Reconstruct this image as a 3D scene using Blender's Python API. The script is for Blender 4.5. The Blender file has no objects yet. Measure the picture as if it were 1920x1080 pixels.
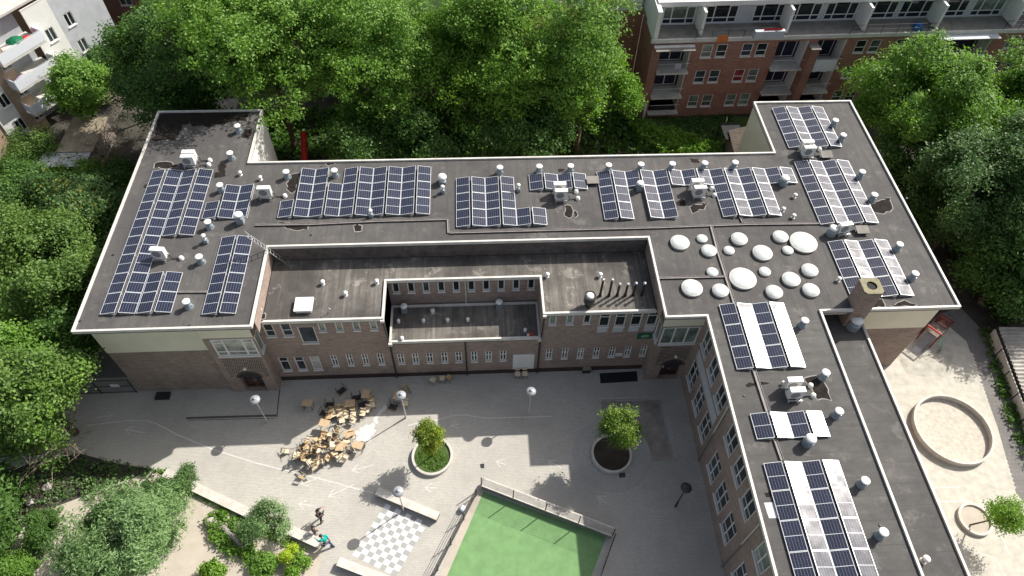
import bpy, bmesh, math, random
import numpy as np
from mathutils import Vector, Matrix, Euler
R = math.radians
random.seed(7)
SC = bpy.context.scene
COL = SC.collection
# ------------------------------------------------------------------ camera
FPX = 1313.5; ROT = (0.64736265, -0.02044716, -0.04999611); CZ = 46.0
cam = bpy.data.cameras.new('camera'); camo = bpy.data.objects.new('camera', cam); COL.objects.link(camo)
camo.location = (0, 0, CZ); camo.rotation_euler = ROT
cam.sensor_width = 36; cam.lens = FPX/1920*36; cam.clip_end = 600
SC.camera = camo
# ------------------------------------------------------------------ light
SUNV = Vector((0.944, 0.628, 1.0)).normalized()
w = bpy.data.worlds.new('World'); SC.world = w; w.use_nodes = True
nt = w.node_tree; sky = nt.nodes.new('ShaderNodeTexSky'); sky.sky_type = 'NISHITA'; sky.sun_disc = False
sky.sun_elevation = math.asin(SUNV.z); sky.sun_rotation = math.atan2(SUNV.x, SUNV.y)
sky.air_density = 1.0; sky.dust_density = 4.0; sky.ozone_density = 1.0
bg = nt.nodes['Background']; bg.inputs[1].default_value = 0.096
hs = nt.nodes.new('ShaderNodeHueSaturation'); hs.inputs['Saturation'].default_value = 0.62
nt.links.new(sky.outputs[0], hs.inputs['Color']); nt.links.new(hs.outputs[0], bg.inputs[0])
sl = bpy.data.lights.new('sun', 'SUN'); sl.energy = 4.6; sl.angle = R(0.53); sl.color = (1, 0.955, 0.88)
so = bpy.data.objects.new('sun', sl); COL.objects.link(so); so.rotation_euler = SUNV.to_track_quat('Z', 'Y').to_euler(); so.location = (30, 20, 60)
SC.view_settings.view_transform = 'Standard'; SC.view_settings.look = 'None'; SC.view_settings.exposure = 0.55
# ------------------------------------------------------------------ measuring: pixel of the photo + height -> ground position
RM = Euler(ROT, 'XYZ').to_matrix()
def W(px, py, z=0.0):
    d = RM @ Vector(((px-960)/FPX, -(py-540)/FPX, -1)); t = (z-CZ)/d.z
    return (d.x*t, d.y*t)
def WY(px, py, Y):
    d = RM @ Vector(((px-960)/FPX, -(py-540)/FPX, -1)); t = Y/d.y
    return (d.x*t, CZ+d.z*t)
# ------------------------------------------------------------------ materials
def N(nt, t, **k):
    n = nt.nodes.new(t)
    for a, b in k.items():
        if a.startswith('i_'): n.inputs[a[2:].replace('_', ' ')].default_value = b
        else: setattr(n, a, b)
    return n
def newmat(name, rough=0.85, spec=0.3):
    m = bpy.data.materials.new(name); m.use_nodes = True; t = m.node_tree; b = t.nodes['Principled BSDF']
    b.inputs['Roughness'].default_value = rough
    b.inputs['Specular IOR Level'].default_value = spec
    return m, t, b
def c4(c, k=1.0): return (c[0]*k, c[1]*k, c[2]*k, 1)
def mat(name, col, rough=0.8, var=0.12, scale=2.0, spec=0.3, metal=0.0, bump=0.0, streak=None, coords='pos'):
    m, t, b = newmat(name, rough, spec); b.inputs['Metallic'].default_value = metal
    if var == 0:
        b.inputs['Base Color'].default_value = c4(col); return m
    g = N(t, 'ShaderNodeNewGeometry')
    mp = N(t, 'ShaderNodeMapping'); t.links.new(g.outputs['Position'], mp.inputs[0])
    if streak: mp.inputs['Scale'].default_value = streak
    n = N(t, 'ShaderNodeTexNoise'); n.inputs['Scale'].default_value = scale; n.inputs['Detail'].default_value = 6; n.inputs['Roughness'].default_value = 0.65
    t.links.new(mp.outputs[0], n.inputs['Vector'])
    r = N(t, 'ShaderNodeValToRGB'); r.color_ramp.elements[0].position = 0.3; r.color_ramp.elements[1].position = 0.72
    r.color_ramp.elements[0].color = c4(col, 1-var*1.4); r.color_ramp.elements[1].color = c4(col, 1+var)
    t.links.new(n.outputs[0], r.inputs[0]); t.links.new(r.outputs[0], b.inputs['Base Color'])
    if bump:
        bp = N(t, 'ShaderNodeBump'); bp.inputs['Strength'].default_value = bump; bp.inputs['Distance'].default_value = 0.03
        t.links.new(n.outputs[0], bp.inputs['Height']); t.links.new(bp.outputs[0], b.inputs['Normal'])
    return m
def mixc(t, fac, a, b_, mode='MIX'):
    n = N(t, 'ShaderNodeMix'); n.data_type = 'RGBA'; n.blend_type = mode
    for s, v in ((n.inputs[0], fac), (n.inputs[6], a), (n.inputs[7], b_)):
        if isinstance(v, (tuple, list)): s.default_value = v
        elif isinstance(v, float): s.default_value = v
        else: t.links.new(v, s)
    return n.outputs[2]
def ramp(t, src, p0, p1, a=0.0, b=1.0):
    r = N(t, 'ShaderNodeMapRange'); r.inputs['From Min'].default_value = p0; r.inputs['From Max'].default_value = p1
    r.inputs['To Min'].default_value = a; r.inputs['To Max'].default_value = b
    t.links.new(src, r.inputs[0]); return r.outputs[0]
def noise(t, vec, s, det=5, rough=0.6, sc=None):
    n = N(t, 'ShaderNodeTexNoise'); n.inputs['Scale'].default_value = s; n.inputs['Detail'].default_value = det; n.inputs['Roughness'].default_value = rough
    if sc:
        m = N(t, 'ShaderNodeMapping'); m.inputs['Scale'].default_value = sc; t.links.new(vec, m.inputs[0]); vec = m.outputs[0]
    t.links.new(vec, n.inputs['Vector']); return n.outputs[0]
def roofmat(name, base, dust, sdir, seam=1.05, dustamt=0.5):
    m, t, b = newmat(name, 0.9, 0.25)
    g = N(t, 'ShaderNodeNewGeometry'); P = g.outputs['Position']
    big = noise(t, P, 0.16, 4, 0.6); mid = noise(t, P, 1.1, 6, 0.7); fine = noise(t, P, 9, 4, 0.7)
    st = noise(t, P, 1.0, 6, 0.7, sdir)
    c = mixc(t, ramp(t, mid, 0.3, 0.7), c4(base, 0.80), c4(base, 1.2))
    f = N(t, 'ShaderNodeMath', operation='MULTIPLY'); t.links.new(ramp(t, big, 0.4, 0.72), f.inputs[0]); t.links.new(ramp(t, st, 0.35, 0.75, 0.2, 1), f.inputs[1])
    f2 = N(t, 'ShaderNodeMath', operation='MULTIPLY'); t.links.new(f.outputs[0], f2.inputs[0]); f2.inputs[1].default_value = dustamt
    c = mixc(t, f2.outputs[0], c, c4(dust))
    blot = noise(t, P, 0.7, 7, 0.75)
    c = mixc(t, ramp(t, blot, 0.56, 0.66, 0, 0.5), c, c4(dust, 1.15)); c = mixc(t, ramp(t, blot, 0.44, 0.36, 0, 0.35), c, c4(base, 0.7))
    c = mixc(t, ramp(t, st, 0.58, 0.72, 0, 0.35), c, c4(dust, 0.9))
    c = mixc(t, ramp(t, fine, 0.35, 0.65, 0, 0.22), c, c4(base, 0.6))
    # felt sheet seams
    wv = N(t, 'ShaderNodeSeparateXYZ'); t.links.new(P, wv.inputs[0])
    ax = wv.outputs[0] if sdir[0] > sdir[1] else wv.outputs[1]
    wob = N(t, 'ShaderNodeMath', operation='MULTIPLY_ADD'); t.links.new(noise(t, P, 0.5, 2), wob.inputs[0]); wob.inputs[1].default_value = 0.12; t.links.new(ax, wob.inputs[2])
    fr = N(t, 'ShaderNodeMath', operation='PINGPONG'); t.links.new(wob.outputs[0], fr.inputs[0]); fr.inputs[1].default_value = seam/2
    sm_ = N(t, 'ShaderNodeMath', operation='MULTIPLY'); t.links.new(ramp(t, fr.outputs[0], 0.012, 0.05, 0.42, 0), sm_.inputs[0]); t.links.new(ramp(t, mid, 0.35, 0.6), sm_.inputs[1])
    c = mixc(t, sm_.outputs[0], c, c4(base, 0.55))
    t.links.new(c, b.inputs['Base Color'])
    return m
def brickmat(name, c1, c2, mortar, dirt=0.35):
    m, t, b = newmat(name, 0.88, 0.2)
    uv = N(t, 'ShaderNodeUVMap'); br = N(t, 'ShaderNodeTexBrick')
    br.inputs['Scale'].default_value = 1; br.inputs['Brick Width'].default_value = 0.22; br.inputs['Row Height'].default_value = 0.065
    br.inputs['Mortar Size'].default_value = 0.007; br.inputs['Color1'].default_value = c4(c1); br.inputs['Color2'].default_value = c4(c2); br.inputs['Mortar'].default_value = c4(mortar)
    br.inputs['Bias'].default_value = 0.0
    t.links.new(uv.outputs[0], br.inputs['Vector'])
    g = N(t, 'ShaderNodeNewGeometry'); P = g.outputs['Position']
    n1 = noise(t, uv.outputs[0], 1.6, 5, 0.7, (1.0, 4.0, 1)); n2 = noise(t, P, 0.5, 5, 0.7)
    c = mixc(t, ramp(t, n1, 0.35, 0.68), br.outputs[0], c4(c2, 1.35), 'MIX'); c = mixc(t, 0.55, br.outputs[0], c)
    c = mixc(t, ramp(t, n2, 0.45, 0.7, 0, dirt), c, c4(c1, 0.45))
    t.links.new(c, b.inputs['Base Color']); return m
def glassmat(name, col, rough=0.06, spec=0.6):
    m, t, b = newmat(name, rough, spec)
    g = N(t, 'ShaderNodeNewGeometry')
    n = noise(t, g.outputs['Position'], 0.9, 3, 0.5)
    c = mixc(t, ramp(t, n, 0.4, 0.62), c4(col, 0.6), c4(col, 1.5)); t.links.new(c, b.inputs['Base Color'])
    return m
def leafmat(name, cols, trans=0.35, hue_noise=0.35):
    m = bpy.data.materials.new(name); m.use_nodes = True; t = m.node_tree; b = t.nodes['Principled BSDF']
    g = N(t, 'ShaderNodeNewGeometry')
    r = N(t, 'ShaderNodeValToRGB'); e = r.color_ramp.elements; k = len(cols)
    e[0].position = 0; e[0].color = c4(cols[0]); e[1].position = 1; e[1].color = c4(cols[-1])
    for i in range(1, k-1): x = e.new(i/(k-1)); x.color = c4(cols[i])
    mx = N(t, 'ShaderNodeMath', operation='MULTIPLY_ADD'); t.links.new(g.outputs['Random Per Island'], mx.inputs[0]); mx.inputs[1].default_value = 0.55
    n = noise(t, g.outputs['Position'], 0.45, 3, 0.6)
    t.links.new(ramp(t, n, 0.3, 0.7, 0, 0.45), mx.inputs[2]); t.links.new(mx.outputs[0], r.inputs[0])
    t.links.new(r.outputs[0], b.inputs['Base Color']); b.inputs['Roughness'].default_value = 0.55; b.inputs['Specular IOR Level'].default_value = 0.35
    tr = N(t, 'ShaderNodeBsdfTranslucent'); hs = N(t, 'ShaderNodeHueSaturation'); hs.inputs['Value'].default_value = 1.5; hs.inputs['Saturation'].default_value = 1.1
    t.links.new(r.outputs[0], hs.inputs['Color']); t.links.new(hs.outputs[0], tr.inputs[0])
    ms = N(t, 'ShaderNodeMixShader'); ms.inputs[0].default_value = trans
    t.links.new(b.outputs[0], ms.inputs[1]); t.links.new(tr.outputs[0], ms.inputs[2]); t.links.new(ms.outputs[0], t.nodes['Material Output'].inputs[0])
    return m
def pavemat(name, base, dark, bw=0.21, bh=0.105, rot=0.0, stain=0.35, k=0.9):
    m, t, b = newmat(name, 0.9, 0.2)
    g = N(t, 'ShaderNodeNewGeometry'); P = g.outputs['Position']
    mp = N(t, 'ShaderNodeMapping'); mp.inputs['Rotation'].default_value = (0, 0, rot); t.links.new(P, mp.inputs[0])
    br = N(t, 'ShaderNodeTexBrick'); br.inputs['Scale'].default_value = 1; br.inputs['Brick Width'].default_value = bw; br.inputs['Row Height'].default_value = bh
    br.inputs['Mortar Size'].default_value = 0.008; br.inputs['Color1'].default_value = c4(base, 1.06); br.inputs['Color2'].default_value = c4(base, k); br.inputs['Mortar'].default_value = c4(dark)
    t.links.new(mp.outputs[0], br.inputs['Vector'])
    n1 = noise(t, P, 0.25, 5, 0.65); n2 = noise(t, P, 2.2, 6, 0.7); n3 = noise(t, P, 0.08, 3, 0.5)
    c = mixc(t, ramp(t, n1, 0.42, 0.7, 0, stain), br.outputs[0], c4(dark)); c = mixc(t, ramp(t, n2, 0.5, 0.75, 0, stain*0.7), c, c4(dark, 1.2))
    c = mixc(t, ramp(t, n3, 0.4, 0.6, 0, 0.25), c, c4(base, 0.8))
    t.links.new(c, b.inputs['Base Color']); return m
def solarmat():
    m, t, b = newmat('solar_cells', 0.16, 0.5)
    uv = N(t, 'ShaderNodeUVMap'); s = N(t, 'ShaderNodeSeparateXYZ'); t.links.new(uv.outputs[0], s.inputs[0])
    def line(src, n, wd):
        a = N(t, 'ShaderNodeMath', operation='MULTIPLY'); t.links.new(src, a.inputs[0]); a.inputs[1].default_value = n
        f = N(t, 'ShaderNodeMath', operation='PINGPONG'); t.links.new(a.outputs[0], f.inputs[0]); f.inputs[1].default_value = 0.5
        c = N(t, 'ShaderNodeMath', operation='LESS_THAN'); t.links.new(f.outputs[0], c.inputs[0]); c.inputs[1].default_value = wd; return c.outputs[0]
    a = line(s.outputs[0], 6, 0.035); c_ = line(s.outputs[1], 20, 0.05); d = line(s.outputs[1], 1.9999, 0.022)
    mm = N(t, 'ShaderNodeMath', operation='SUBTRACT'); t.links.new(s.outputs[1], mm.inputs[0]); mm.inputs[1].default_value = 0.5
    ab = N(t, 'ShaderNodeMath', operation='ABSOLUTE'); t.links.new(mm.outputs[0], ab.inputs[0])
    md = N(t, 'ShaderNodeMath', operation='LESS_THAN'); t.links.new(ab.outputs[0], md.inputs[0]); md.inputs[1].default_value = 0.009
    oi = N(t, 'ShaderNodeObjectInfo'); g = N(t, 'ShaderNodeNewGeometry')
    cell = mixc(t, ramp(t, oi.outputs['Random'], 0, 1), (0.007, 0.009, 0.024, 1), (0.012, 0.015, 0.034, 1))
    c = mixc(t, a, cell, (0.20, 0.22, 0.28, 1)); f2 = N(t, 'ShaderNodeMath', operation='MULTIPLY'); t.links.new(c_, f2.inputs[0]); f2.inputs[1].default_value = 0.6
    c = mixc(t, f2.outputs[0], c, (0.10, 0.115, 0.16, 1)); c = mixc(t, md.outputs[0], c, (0.6, 0.62, 0.66, 1))
    t.links.new(c, b.inputs['Base Color'])
    n = noise(t, g.outputs['Position'], 1.5, 3, 0.5)
    t.links.new(ramp(t, n, 0.3, 0.7, 0.12, 0.26), b.inputs['Roughness'])
    b.inputs['Coat Weight'].default_value = 0.5; b.inputs['Coat Roughness'].default_value = 0.12
    return m
M = {}
M['roof'] = roofmat('bitumen_roof', (0.082, 0.078, 0.077), (0.19, 0.18, 0.165), (2.2, 0.25, 1), 1.05, 0.75)
M['roofx'] = roofmat('bitumen_roof_wing', (0.084, 0.081, 0.079), (0.18, 0.173, 0.16), (0.3, 2.0, 1), 1.3, 0.7)
M['roofm'] = roofmat('weathered_roof', (0.075, 0.069, 0.065), (0.40, 0.37, 0.32), (3.8, 0.22, 1), 0.95, 1.0)
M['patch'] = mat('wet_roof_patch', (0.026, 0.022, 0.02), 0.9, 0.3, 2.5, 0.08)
M['rim'] = mat('dried_puddle_rim', (0.30, 0.28, 0.26), 0.9, 0.2, 3)
M['brick'] = brickmat('brown_brick', (0.20, 0.138, 0.115), (0.34, 0.26, 0.22), (0.33, 0.30, 0.265))
M['brickr'] = brickmat('red_brown_brick', (0.23, 0.10, 0.075), (0.36, 0.18, 0.13), (0.27, 0.21, 0.18))
M['brickp'] = brickmat('pale_orange_brick', (0.36, 0.24, 0.16), (0.46, 0.33, 0.22), (0.4, 0.36, 0.3), 0.2)
M['lattice'] = mat('lattice_brick', (0.13, 0.095, 0.08), 0.9, 0.2, 4)
M['cream'] = mat('cream_render', (0.80, 0.765, 0.60), 0.8, 0.05, 0.8)
M['white'] = mat('white_paint', (0.74, 0.73, 0.70), 0.5, 0.06, 1.5, 0.4)
M['whitewall'] = mat('white_render', (0.78, 0.77, 0.74), 0.8, 0.06, 0.6)
M['trim'] = mat('white_roof_trim', (0.62, 0.60, 0.555), 0.55, 0.14, 1.2, 0.4)
M['greyp'] = mat('grey_panel', (0.50, 0.52, 0.55), 0.7, 0.1, 1.0)
M['glass'] = glassmat('dark_glass', (0.016, 0.022, 0.024)); M['glassg'] = glassmat('greenish_glass_blind', (0.17, 0.21, 0.18), 0.15)
M['glassb'] = glassmat('pale_blind_glass', (0.36, 0.37, 0.33), 0.2); M['glass2'] = glassmat('bluish_glass', (0.035, 0.05, 0.06)); M['glass3'] = glassmat('half_blind_glass', (0.09, 0.10, 0.09)); M['glassr'] = glassmat('red_curtain_glass', (0.20, 0.02, 0.03), 0.15)
M['zinc'] = mat('grey_zinc', (0.30, 0.355, 0.39), 0.45, 0.12, 3, 0.5, 0.25)
M['traym'] = mat('cable_tray_metal', (0.27, 0.245, 0.235), 0.7, 0.15, 3); M['redd'] = mat('dull_red_paint', (0.24, 0.03, 0.022), 0.5, 0.2, 4)
M['capw'] = mat('white_vent_cap', (0.78, 0.79, 0.76), 0.5, 0.05, 4, 0.4)
M['acw'] = mat('white_ac_casing', (0.76, 0.75, 0.72), 0.45, 0.04, 4, 0.4)
M['acg'] = mat('ac_grille', (0.25, 0.25, 0.25), 0.5, 0.05, 8)
M['dark'] = mat('dark_metal', (0.03, 0.03, 0.033), 0.5, 0.2, 4, 0.4)
M['black'] = mat('black_felt', (0.018, 0.018, 0.02), 0.8, 0.2, 2)
M['alu'] = mat('aluminium', (0.55, 0.56, 0.58), 0.35, 0.06, 3, 0.5, 0.6)
M['frame'] = mat('panel_frame', (0.66, 0.68, 0.70), 0.4, 0.04, 3, 0.5, 0.3)
M['solar'] = solarmat()
M['dome'] = mat('milky_acrylic', (0.60, 0.63, 0.61), 0.18, 0.16, 2.2, 0.5); M['dome'].node_tree.nodes['Principled BSDF'].inputs['Coat Weight'].default_value = 0.6
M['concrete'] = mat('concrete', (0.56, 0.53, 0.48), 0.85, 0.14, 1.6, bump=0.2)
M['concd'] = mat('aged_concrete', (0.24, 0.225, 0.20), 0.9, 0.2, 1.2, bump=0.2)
M['wood'] = mat('pale_plywood', (0.70, 0.585, 0.41), 0.55, 0.12, 4); M['woodd'] = mat('orange_plywood', (0.50, 0.35, 0.19), 0.55, 0.15, 4)
M['desk'] = mat('beige_laminate', (0.52, 0.38, 0.24), 0.5, 0.1, 4)
M['doorw'] = mat('brown_door_wood', (0.16, 0.055, 0.025), 0.4, 0.2, 3, 0.4); M['doorr'] = mat('dark_red_door', (0.09, 0.02, 0.015), 0.4, 0.2, 3)
M['bark'] = mat('bark', (0.12, 0.09, 0.065), 0.9, 0.3, 3); M['twig'] = mat('bare_twigs', (0.30, 0.25, 0.19), 0.9, 0.2, 3)
M['soil'] = mat('soil', (0.055, 0.045, 0.035), 0.95, 0.35, 0.8); M['stone'] = mat('boulder_stone', (0.42, 0.38, 0.34), 0.9, 0.25, 2, bump=0.5)
M['ground'] = mat('rough_ground', (0.06, 0.055, 0.045), 0.95, 0.45, 0.4, bump=0.3)
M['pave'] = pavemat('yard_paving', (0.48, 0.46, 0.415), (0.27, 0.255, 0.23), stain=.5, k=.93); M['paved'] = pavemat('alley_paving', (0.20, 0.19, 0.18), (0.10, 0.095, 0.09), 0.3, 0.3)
M['sandg'] = mat('sandy_path', (0.45, 0.40, 0.335), 0.95, 0.10, 0.9); M['playg'] = mat('pale_play_surface', (0.49, 0.465, 0.40), 0.95, 0.14, 1.8)
M['sand'] = mat('sandpit_sand', (0.50, 0.46, 0.39), 0.95, 0.16, 3.5, bump=0.6)
M['court'] = mat('green_court', (0.165, 0.30, 0.125), 0.9, 0.12, 1.4); M['grass'] = leafmat('grass_blades', [(0.07, 0.13, 0.025), (0.11, 0.20, 0.035), (0.16, 0.26, 0.05)], 0.25)
M['lawn'] = mat('lawn_soil', (0.07, 0.11, 0.03), 0.95, 0.3, 1.5)
M['paint'] = mat('faded_white_paint', (0.56, 0.55, 0.51), 0.8, 0.12, 3); M['chalk'] = mat('chalk_white', (0.60, 0.585, 0.57), 0.9, 0.05, 4)
M['sqd'] = mat('grey_chess_tile', (0.33, 0.33, 0.32), 0.85, 0.06, 2); M['sqw'] = mat('white_chess_tile', (0.74, 0.74, 0.72), 0.85, 0.03, 2)
M['red'] = mat('red_paint', (0.50, 0.025, 0.02), 0.4, 0.05, 2); M['green'] = mat('green_sign', (0.01, 0.13, 0.06), 0.4, 0.03, 2)
M['blue'] = mat('blue_plastic', (0.02, 0.11, 0.36), 0.4, 0.05, 3); M['yellow'] = mat('lichened_slab', (0.25, 0.23, 0.15), 0.9, 0.2, 3)
M['lamp'] = mat('lamp_globe', (0.30, 0.31, 0.33), 0.4, 0.05, 6, 0.5); M['lampd'] = mat('dark_lamp_hood', (0.05, 0.055, 0.06), 0.4, 0.1, 4)
M['navy'] = mat('navy_spandrel', (0.02, 0.022, 0.045), 0.35, 0.05, 3)
M['skin'] = mat('skin', (0.42, 0.25, 0.18), 0.6, 0.03, 10); M['hair'] = mat('dark_hair', (0.02, 0.014, 0.01), 0.6, 0.1, 20)
M['teal'] = mat('teal_cloth', (0.0, 0.36, 0.32), 0.85, 0.06, 10); M['jacket'] = mat('black_cloth', (0.02, 0.02, 0.028), 0.8, 0.1, 10); M['jeans'] = mat('blue_jeans', (0.06, 0.09, 0.18), 0.85, 0.1, 12)
M['pattern'] = mat('mottled_cloth', (0.13, 0.08, 0.08), 0.85, 0.6, 9); M['shoe'] = mat('dark_shoe', (0.03, 0.03, 0.035), 0.6, 0.05, 10)
M['cloth'] = mat('white_sheet', (0.72, 0.74, 0.80), 0.85, 0.03, 3); M['orange'] = mat('orange_cloth', (0.65, 0.2, 0.05), 0.85, 0.3, 6); M['lilac'] = mat('lilac_cloth', (0.5, 0.42, 0.55), 0.85, 0.1, 6)
M['corr'] = mat('corrugated_sheet', (0.40, 0.38, 0.34), 0.8, 0.25, 1.5); M['rust'] = mat('weathered_board', (0.2, 0.17, 0.14), 0.9, 0.2, 3)
LEAF = dict(
 m=leafmat('mid_green_leaves', [(0.07, 0.135, 0.028), (0.11, 0.195, 0.04), (0.18, 0.285, 0.06)], 0.33),
 a=leafmat('maple_leaves', [(0.088, 0.185, 0.03), (0.145, 0.275, 0.042), (0.24, 0.39, 0.065)], 0.38),
 b=leafmat('light_leaves', [(0.09, 0.19, 0.024), (0.15, 0.285, 0.036), (0.26, 0.40, 0.06)], 0.38),
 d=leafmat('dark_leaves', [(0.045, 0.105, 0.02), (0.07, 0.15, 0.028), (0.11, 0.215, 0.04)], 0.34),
 g=leafmat('grey_green_leaves', [(0.10, 0.18, 0.065), (0.165, 0.275, 0.10), (0.27, 0.39, 0.17)], 0.3),
 o=leafmat('olive_leaves', [(0.05, 0.11, 0.03), (0.085, 0.165, 0.045), (0.15, 0.25, 0.08)], 0.3),
 y=leafmat('yellow_green_leaves', [(0.10, 0.165, 0.02), (0.185, 0.26, 0.03), (0.38, 0.41, 0.06)], 0.38),
 yo=leafmat('yellowing_leaves', [(0.10, 0.15, 0.025), (0.17, 0.20, 0.03), (0.36, 0.28, 0.04)], 0.35),
 yy=leafmat('fresh_leaves', [(0.075, 0.14, 0.02), (0.13, 0.22, 0.03), (0.28, 0.36, 0.06)], 0.35),
 lime=leafmat('lime_leaves', [(0.2, 0.32, 0.02), (0.33, 0.45, 0.03), (0.5, 0.58, 0.06)], 0.38))
# ------------------------------------------------------------------ mesh helpers
class MB:
    def __init__(s): s.v = []; s.f = []; s.m = []; s.sm = []; s.uv = {}
    def face(s, pts, mi=0, sm=False, uv=None):
        i = len(s.v); s.v += [tuple(p) for p in pts]; s.f.append(tuple(range(i, i+len(pts)))); s.m.append(mi); s.sm.append(sm)
        if uv: s.uv[len(s.f)-1] = uv
    def add(s, V, F, mi=0, sm=False):
        i = len(s.v); s.v += [tuple(p) for p in V]
        for f in F: s.f.append(tuple(i+k for k in f)); s.m.append(mi); s.sm.append(sm)
    def box(s, x0, x1, y0, y1, z0, z1, mi=0, T=None):
        V = [(x0,y0,z0),(x1,y0,z0),(x1,y1,z0),(x0,y1,z0),(x0,y0,z1),(x1,y0,z1),(x1,y1,z1),(x0,y1,z1)]
        if T is not None: V = [T(*p) if callable(T) else tuple(T @ Vector(p)) for p in V]
        s.add(V, [(0,3,2,1),(4,5,6,7),(0,1,5,4),(1,2,6,5),(2,3,7,6),(3,0,4,7)], mi); return s
    def cyl(s, c, r0, r1, z0, z1, n=16, mi=0, sm=True, top=True, bot=False):
        V = []; 
        for k in range(n):
            a = 2*math.pi*k/n; V.append((c[0]+r0*math.cos(a), c[1]+r0*math.sin(a), z0))
        for k in range(n):
            a = 2*math.pi*k/n; V.append((c[0]+r1*math.cos(a), c[1]+r1*math.sin(a), z1))
        s.add(V, [(k, (k+1)%n, n+(k+1)%n, n+k) for k in range(n)], mi, sm)
        if top: s.add(V[n:], [tuple(range(n))], mi)
        if bot: s.add(V[:n], [tuple(reversed(range(n)))], mi)
        return s
    def lathe(s, c, prof, n=16, mi=0, sm=True):
        V = [(c[0]+r*math.cos(2*math.pi*k/n), c[1]+r*math.sin(2*math.pi*k/n), c[2]+z) for r, z in prof for k in range(n)]
        s.add(V, [(i*n+k, i*n+(k+1)%n, (i+1)*n+(k+1)%n, (i+1)*n+k) for i in range(len(prof)-1) for k in range(n)], mi, sm); return s
    def tube(s, pts, r, n=6, mi=0, r1=None, caps=True):
        pts = [Vector(p) for p in pts]; K = len(pts); V = []
        for i, p in enumerate(pts):
            d = (pts[min(i+1, K-1)]-pts[max(i-1, 0)]).normalized()
            a = d.cross(Vector((0, 0, 1)));
            if a.length < 1e-3: a = Vector((1, 0, 0))
            a.normalize(); b = d.cross(a); rr = r if r1 is None else r+(r1-r)*i/(K-1)
            V += [p+(a*math.cos(2*math.pi*k/n)+b*math.sin(2*math.pi*k/n))*rr for k in range(n)]
        s.add(V, [(i*n+k, (i+1)*n+k, (i+1)*n+(k+1)%n, i*n+(k+1)%n) for i in range(K-1) for k in range(n)], mi, True)
        if caps: s.add(V[:n], [tuple(range(n))], mi); s.add(V[-n:], [tuple(reversed(range(n)))], mi)
        return s
    def prism(s, poly, z0, z1, mi=0, mi_top=None):
        n = len(poly); a = sum(poly[i][0]*poly[(i+1)%n][1]-poly[(i+1)%n][0]*poly[i][1] for i in range(n))
        if a < 0: poly = poly[::-1]
        s.face([(x, y, z1) for x, y in poly], mi if mi_top is None else mi_top)
        for i in range(n):
            p, q = poly[i], poly[(i+1)%n]; s.face([(p[0],p[1],z0),(q[0],q[1],z0),(q[0],q[1],z1),(p[0],p[1],z1)], mi)
        return s
    def build(s, name, mats, parent=None, loc=None):
        me = bpy.data.meshes.new(name); me.from_pydata(s.v, [], s.f)
        if not isinstance(mats, (list, tuple)): mats = [mats]
        for m in mats: me.materials.append(M[m] if isinstance(m, str) else m)
        me.polygons.foreach_set('material_index', s.m); me.polygons.foreach_set('use_smooth', s.sm)
        uvl = me.uv_layers.new(name='UVMap').data
        for pi, p in enumerate(me.polygons):
            if pi in s.uv:
                for k, li in enumerate(p.loop_indices): uvl[li].uv = s.uv[pi][k]
                continue
            n = p.normal
            if abs(n.z) > 0.8: f = lambda q: (q[0], q[1])
            else:
                tx, ty = -n.y, n.x; L = math.hypot(tx, ty) or 1; tx /= L; ty /= L; f = lambda q: (q[0]*tx+q[1]*ty, q[2])
            for li in p.loop_indices: uvl[li].uv = f(me.vertices[me.loops[li].vertex_index].co)
        o = bpy.data.objects.new(name, me); COL.objects.link(o)
        if parent: o.parent = parent
        if loc: o.location = loc
        return o
def frame2(p0, p1):   # local (u, outward d, z) -> world, outward = right hand of p0->p1
    dx, dy = p1[0]-p0[0], p1[1]-p0[1]; L = math.hypot(dx, dy); dx /= L; dy /= L
    return (lambda u, d, z: (p0[0]+dx*u+dy*d, p0[1]+dy*u-dx*d, z)), L
def tag(o, label, cat, group=None, kind=None):
    if label: o['label'] = label
    if cat: o['category'] = cat
    if group: o['group'] = group
    if kind: o['kind'] = kind
    return o
def thing(name, label, cat, loc=(0, 0, 0), rz=0, group=None):
    o = bpy.data.objects.new(name, None); COL.objects.link(o); o.empty_display_size = 0.3
    o.location = loc; o.rotation_euler = (0, 0, rz); return tag(o, label, cat, group)
def kids(o): return [c for c in bpy.data.objects if c.parent == o]
KC = {}
def dup(root, loc, rot, label, group=None):
    if root.name not in KC: KC[root.name] = [(c, [g for g in bpy.data.objects if g.parent == c]) for c in bpy.data.objects if c.parent == root]
    r = root.copy(); COL.objects.link(r); r.location = loc; r.rotation_euler = rot if isinstance(rot, tuple) else (0, 0, rot); r['label'] = label
    if group: r['group'] = group
    for ch, gs in KC[root.name]:
        c = ch.copy(); COL.objects.link(c); c.parent = r
        for g in gs: d = g.copy(); COL.objects.link(d); d.parent = c
    return r
def struct(name, mb, mats): return tag(mb.build(name, mats), None, None, kind='structure')
def sheet(name, poly, z, m):
    mb = MB(); n = len(poly); a = sum(poly[i][0]*poly[(i+1)%n][1]-poly[(i+1)%n][0]*poly[i][1] for i in range(n))
    mb.face([(x, y, z) for x, y in (poly if a > 0 else poly[::-1])]); return struct(name, mb, m)
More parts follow.
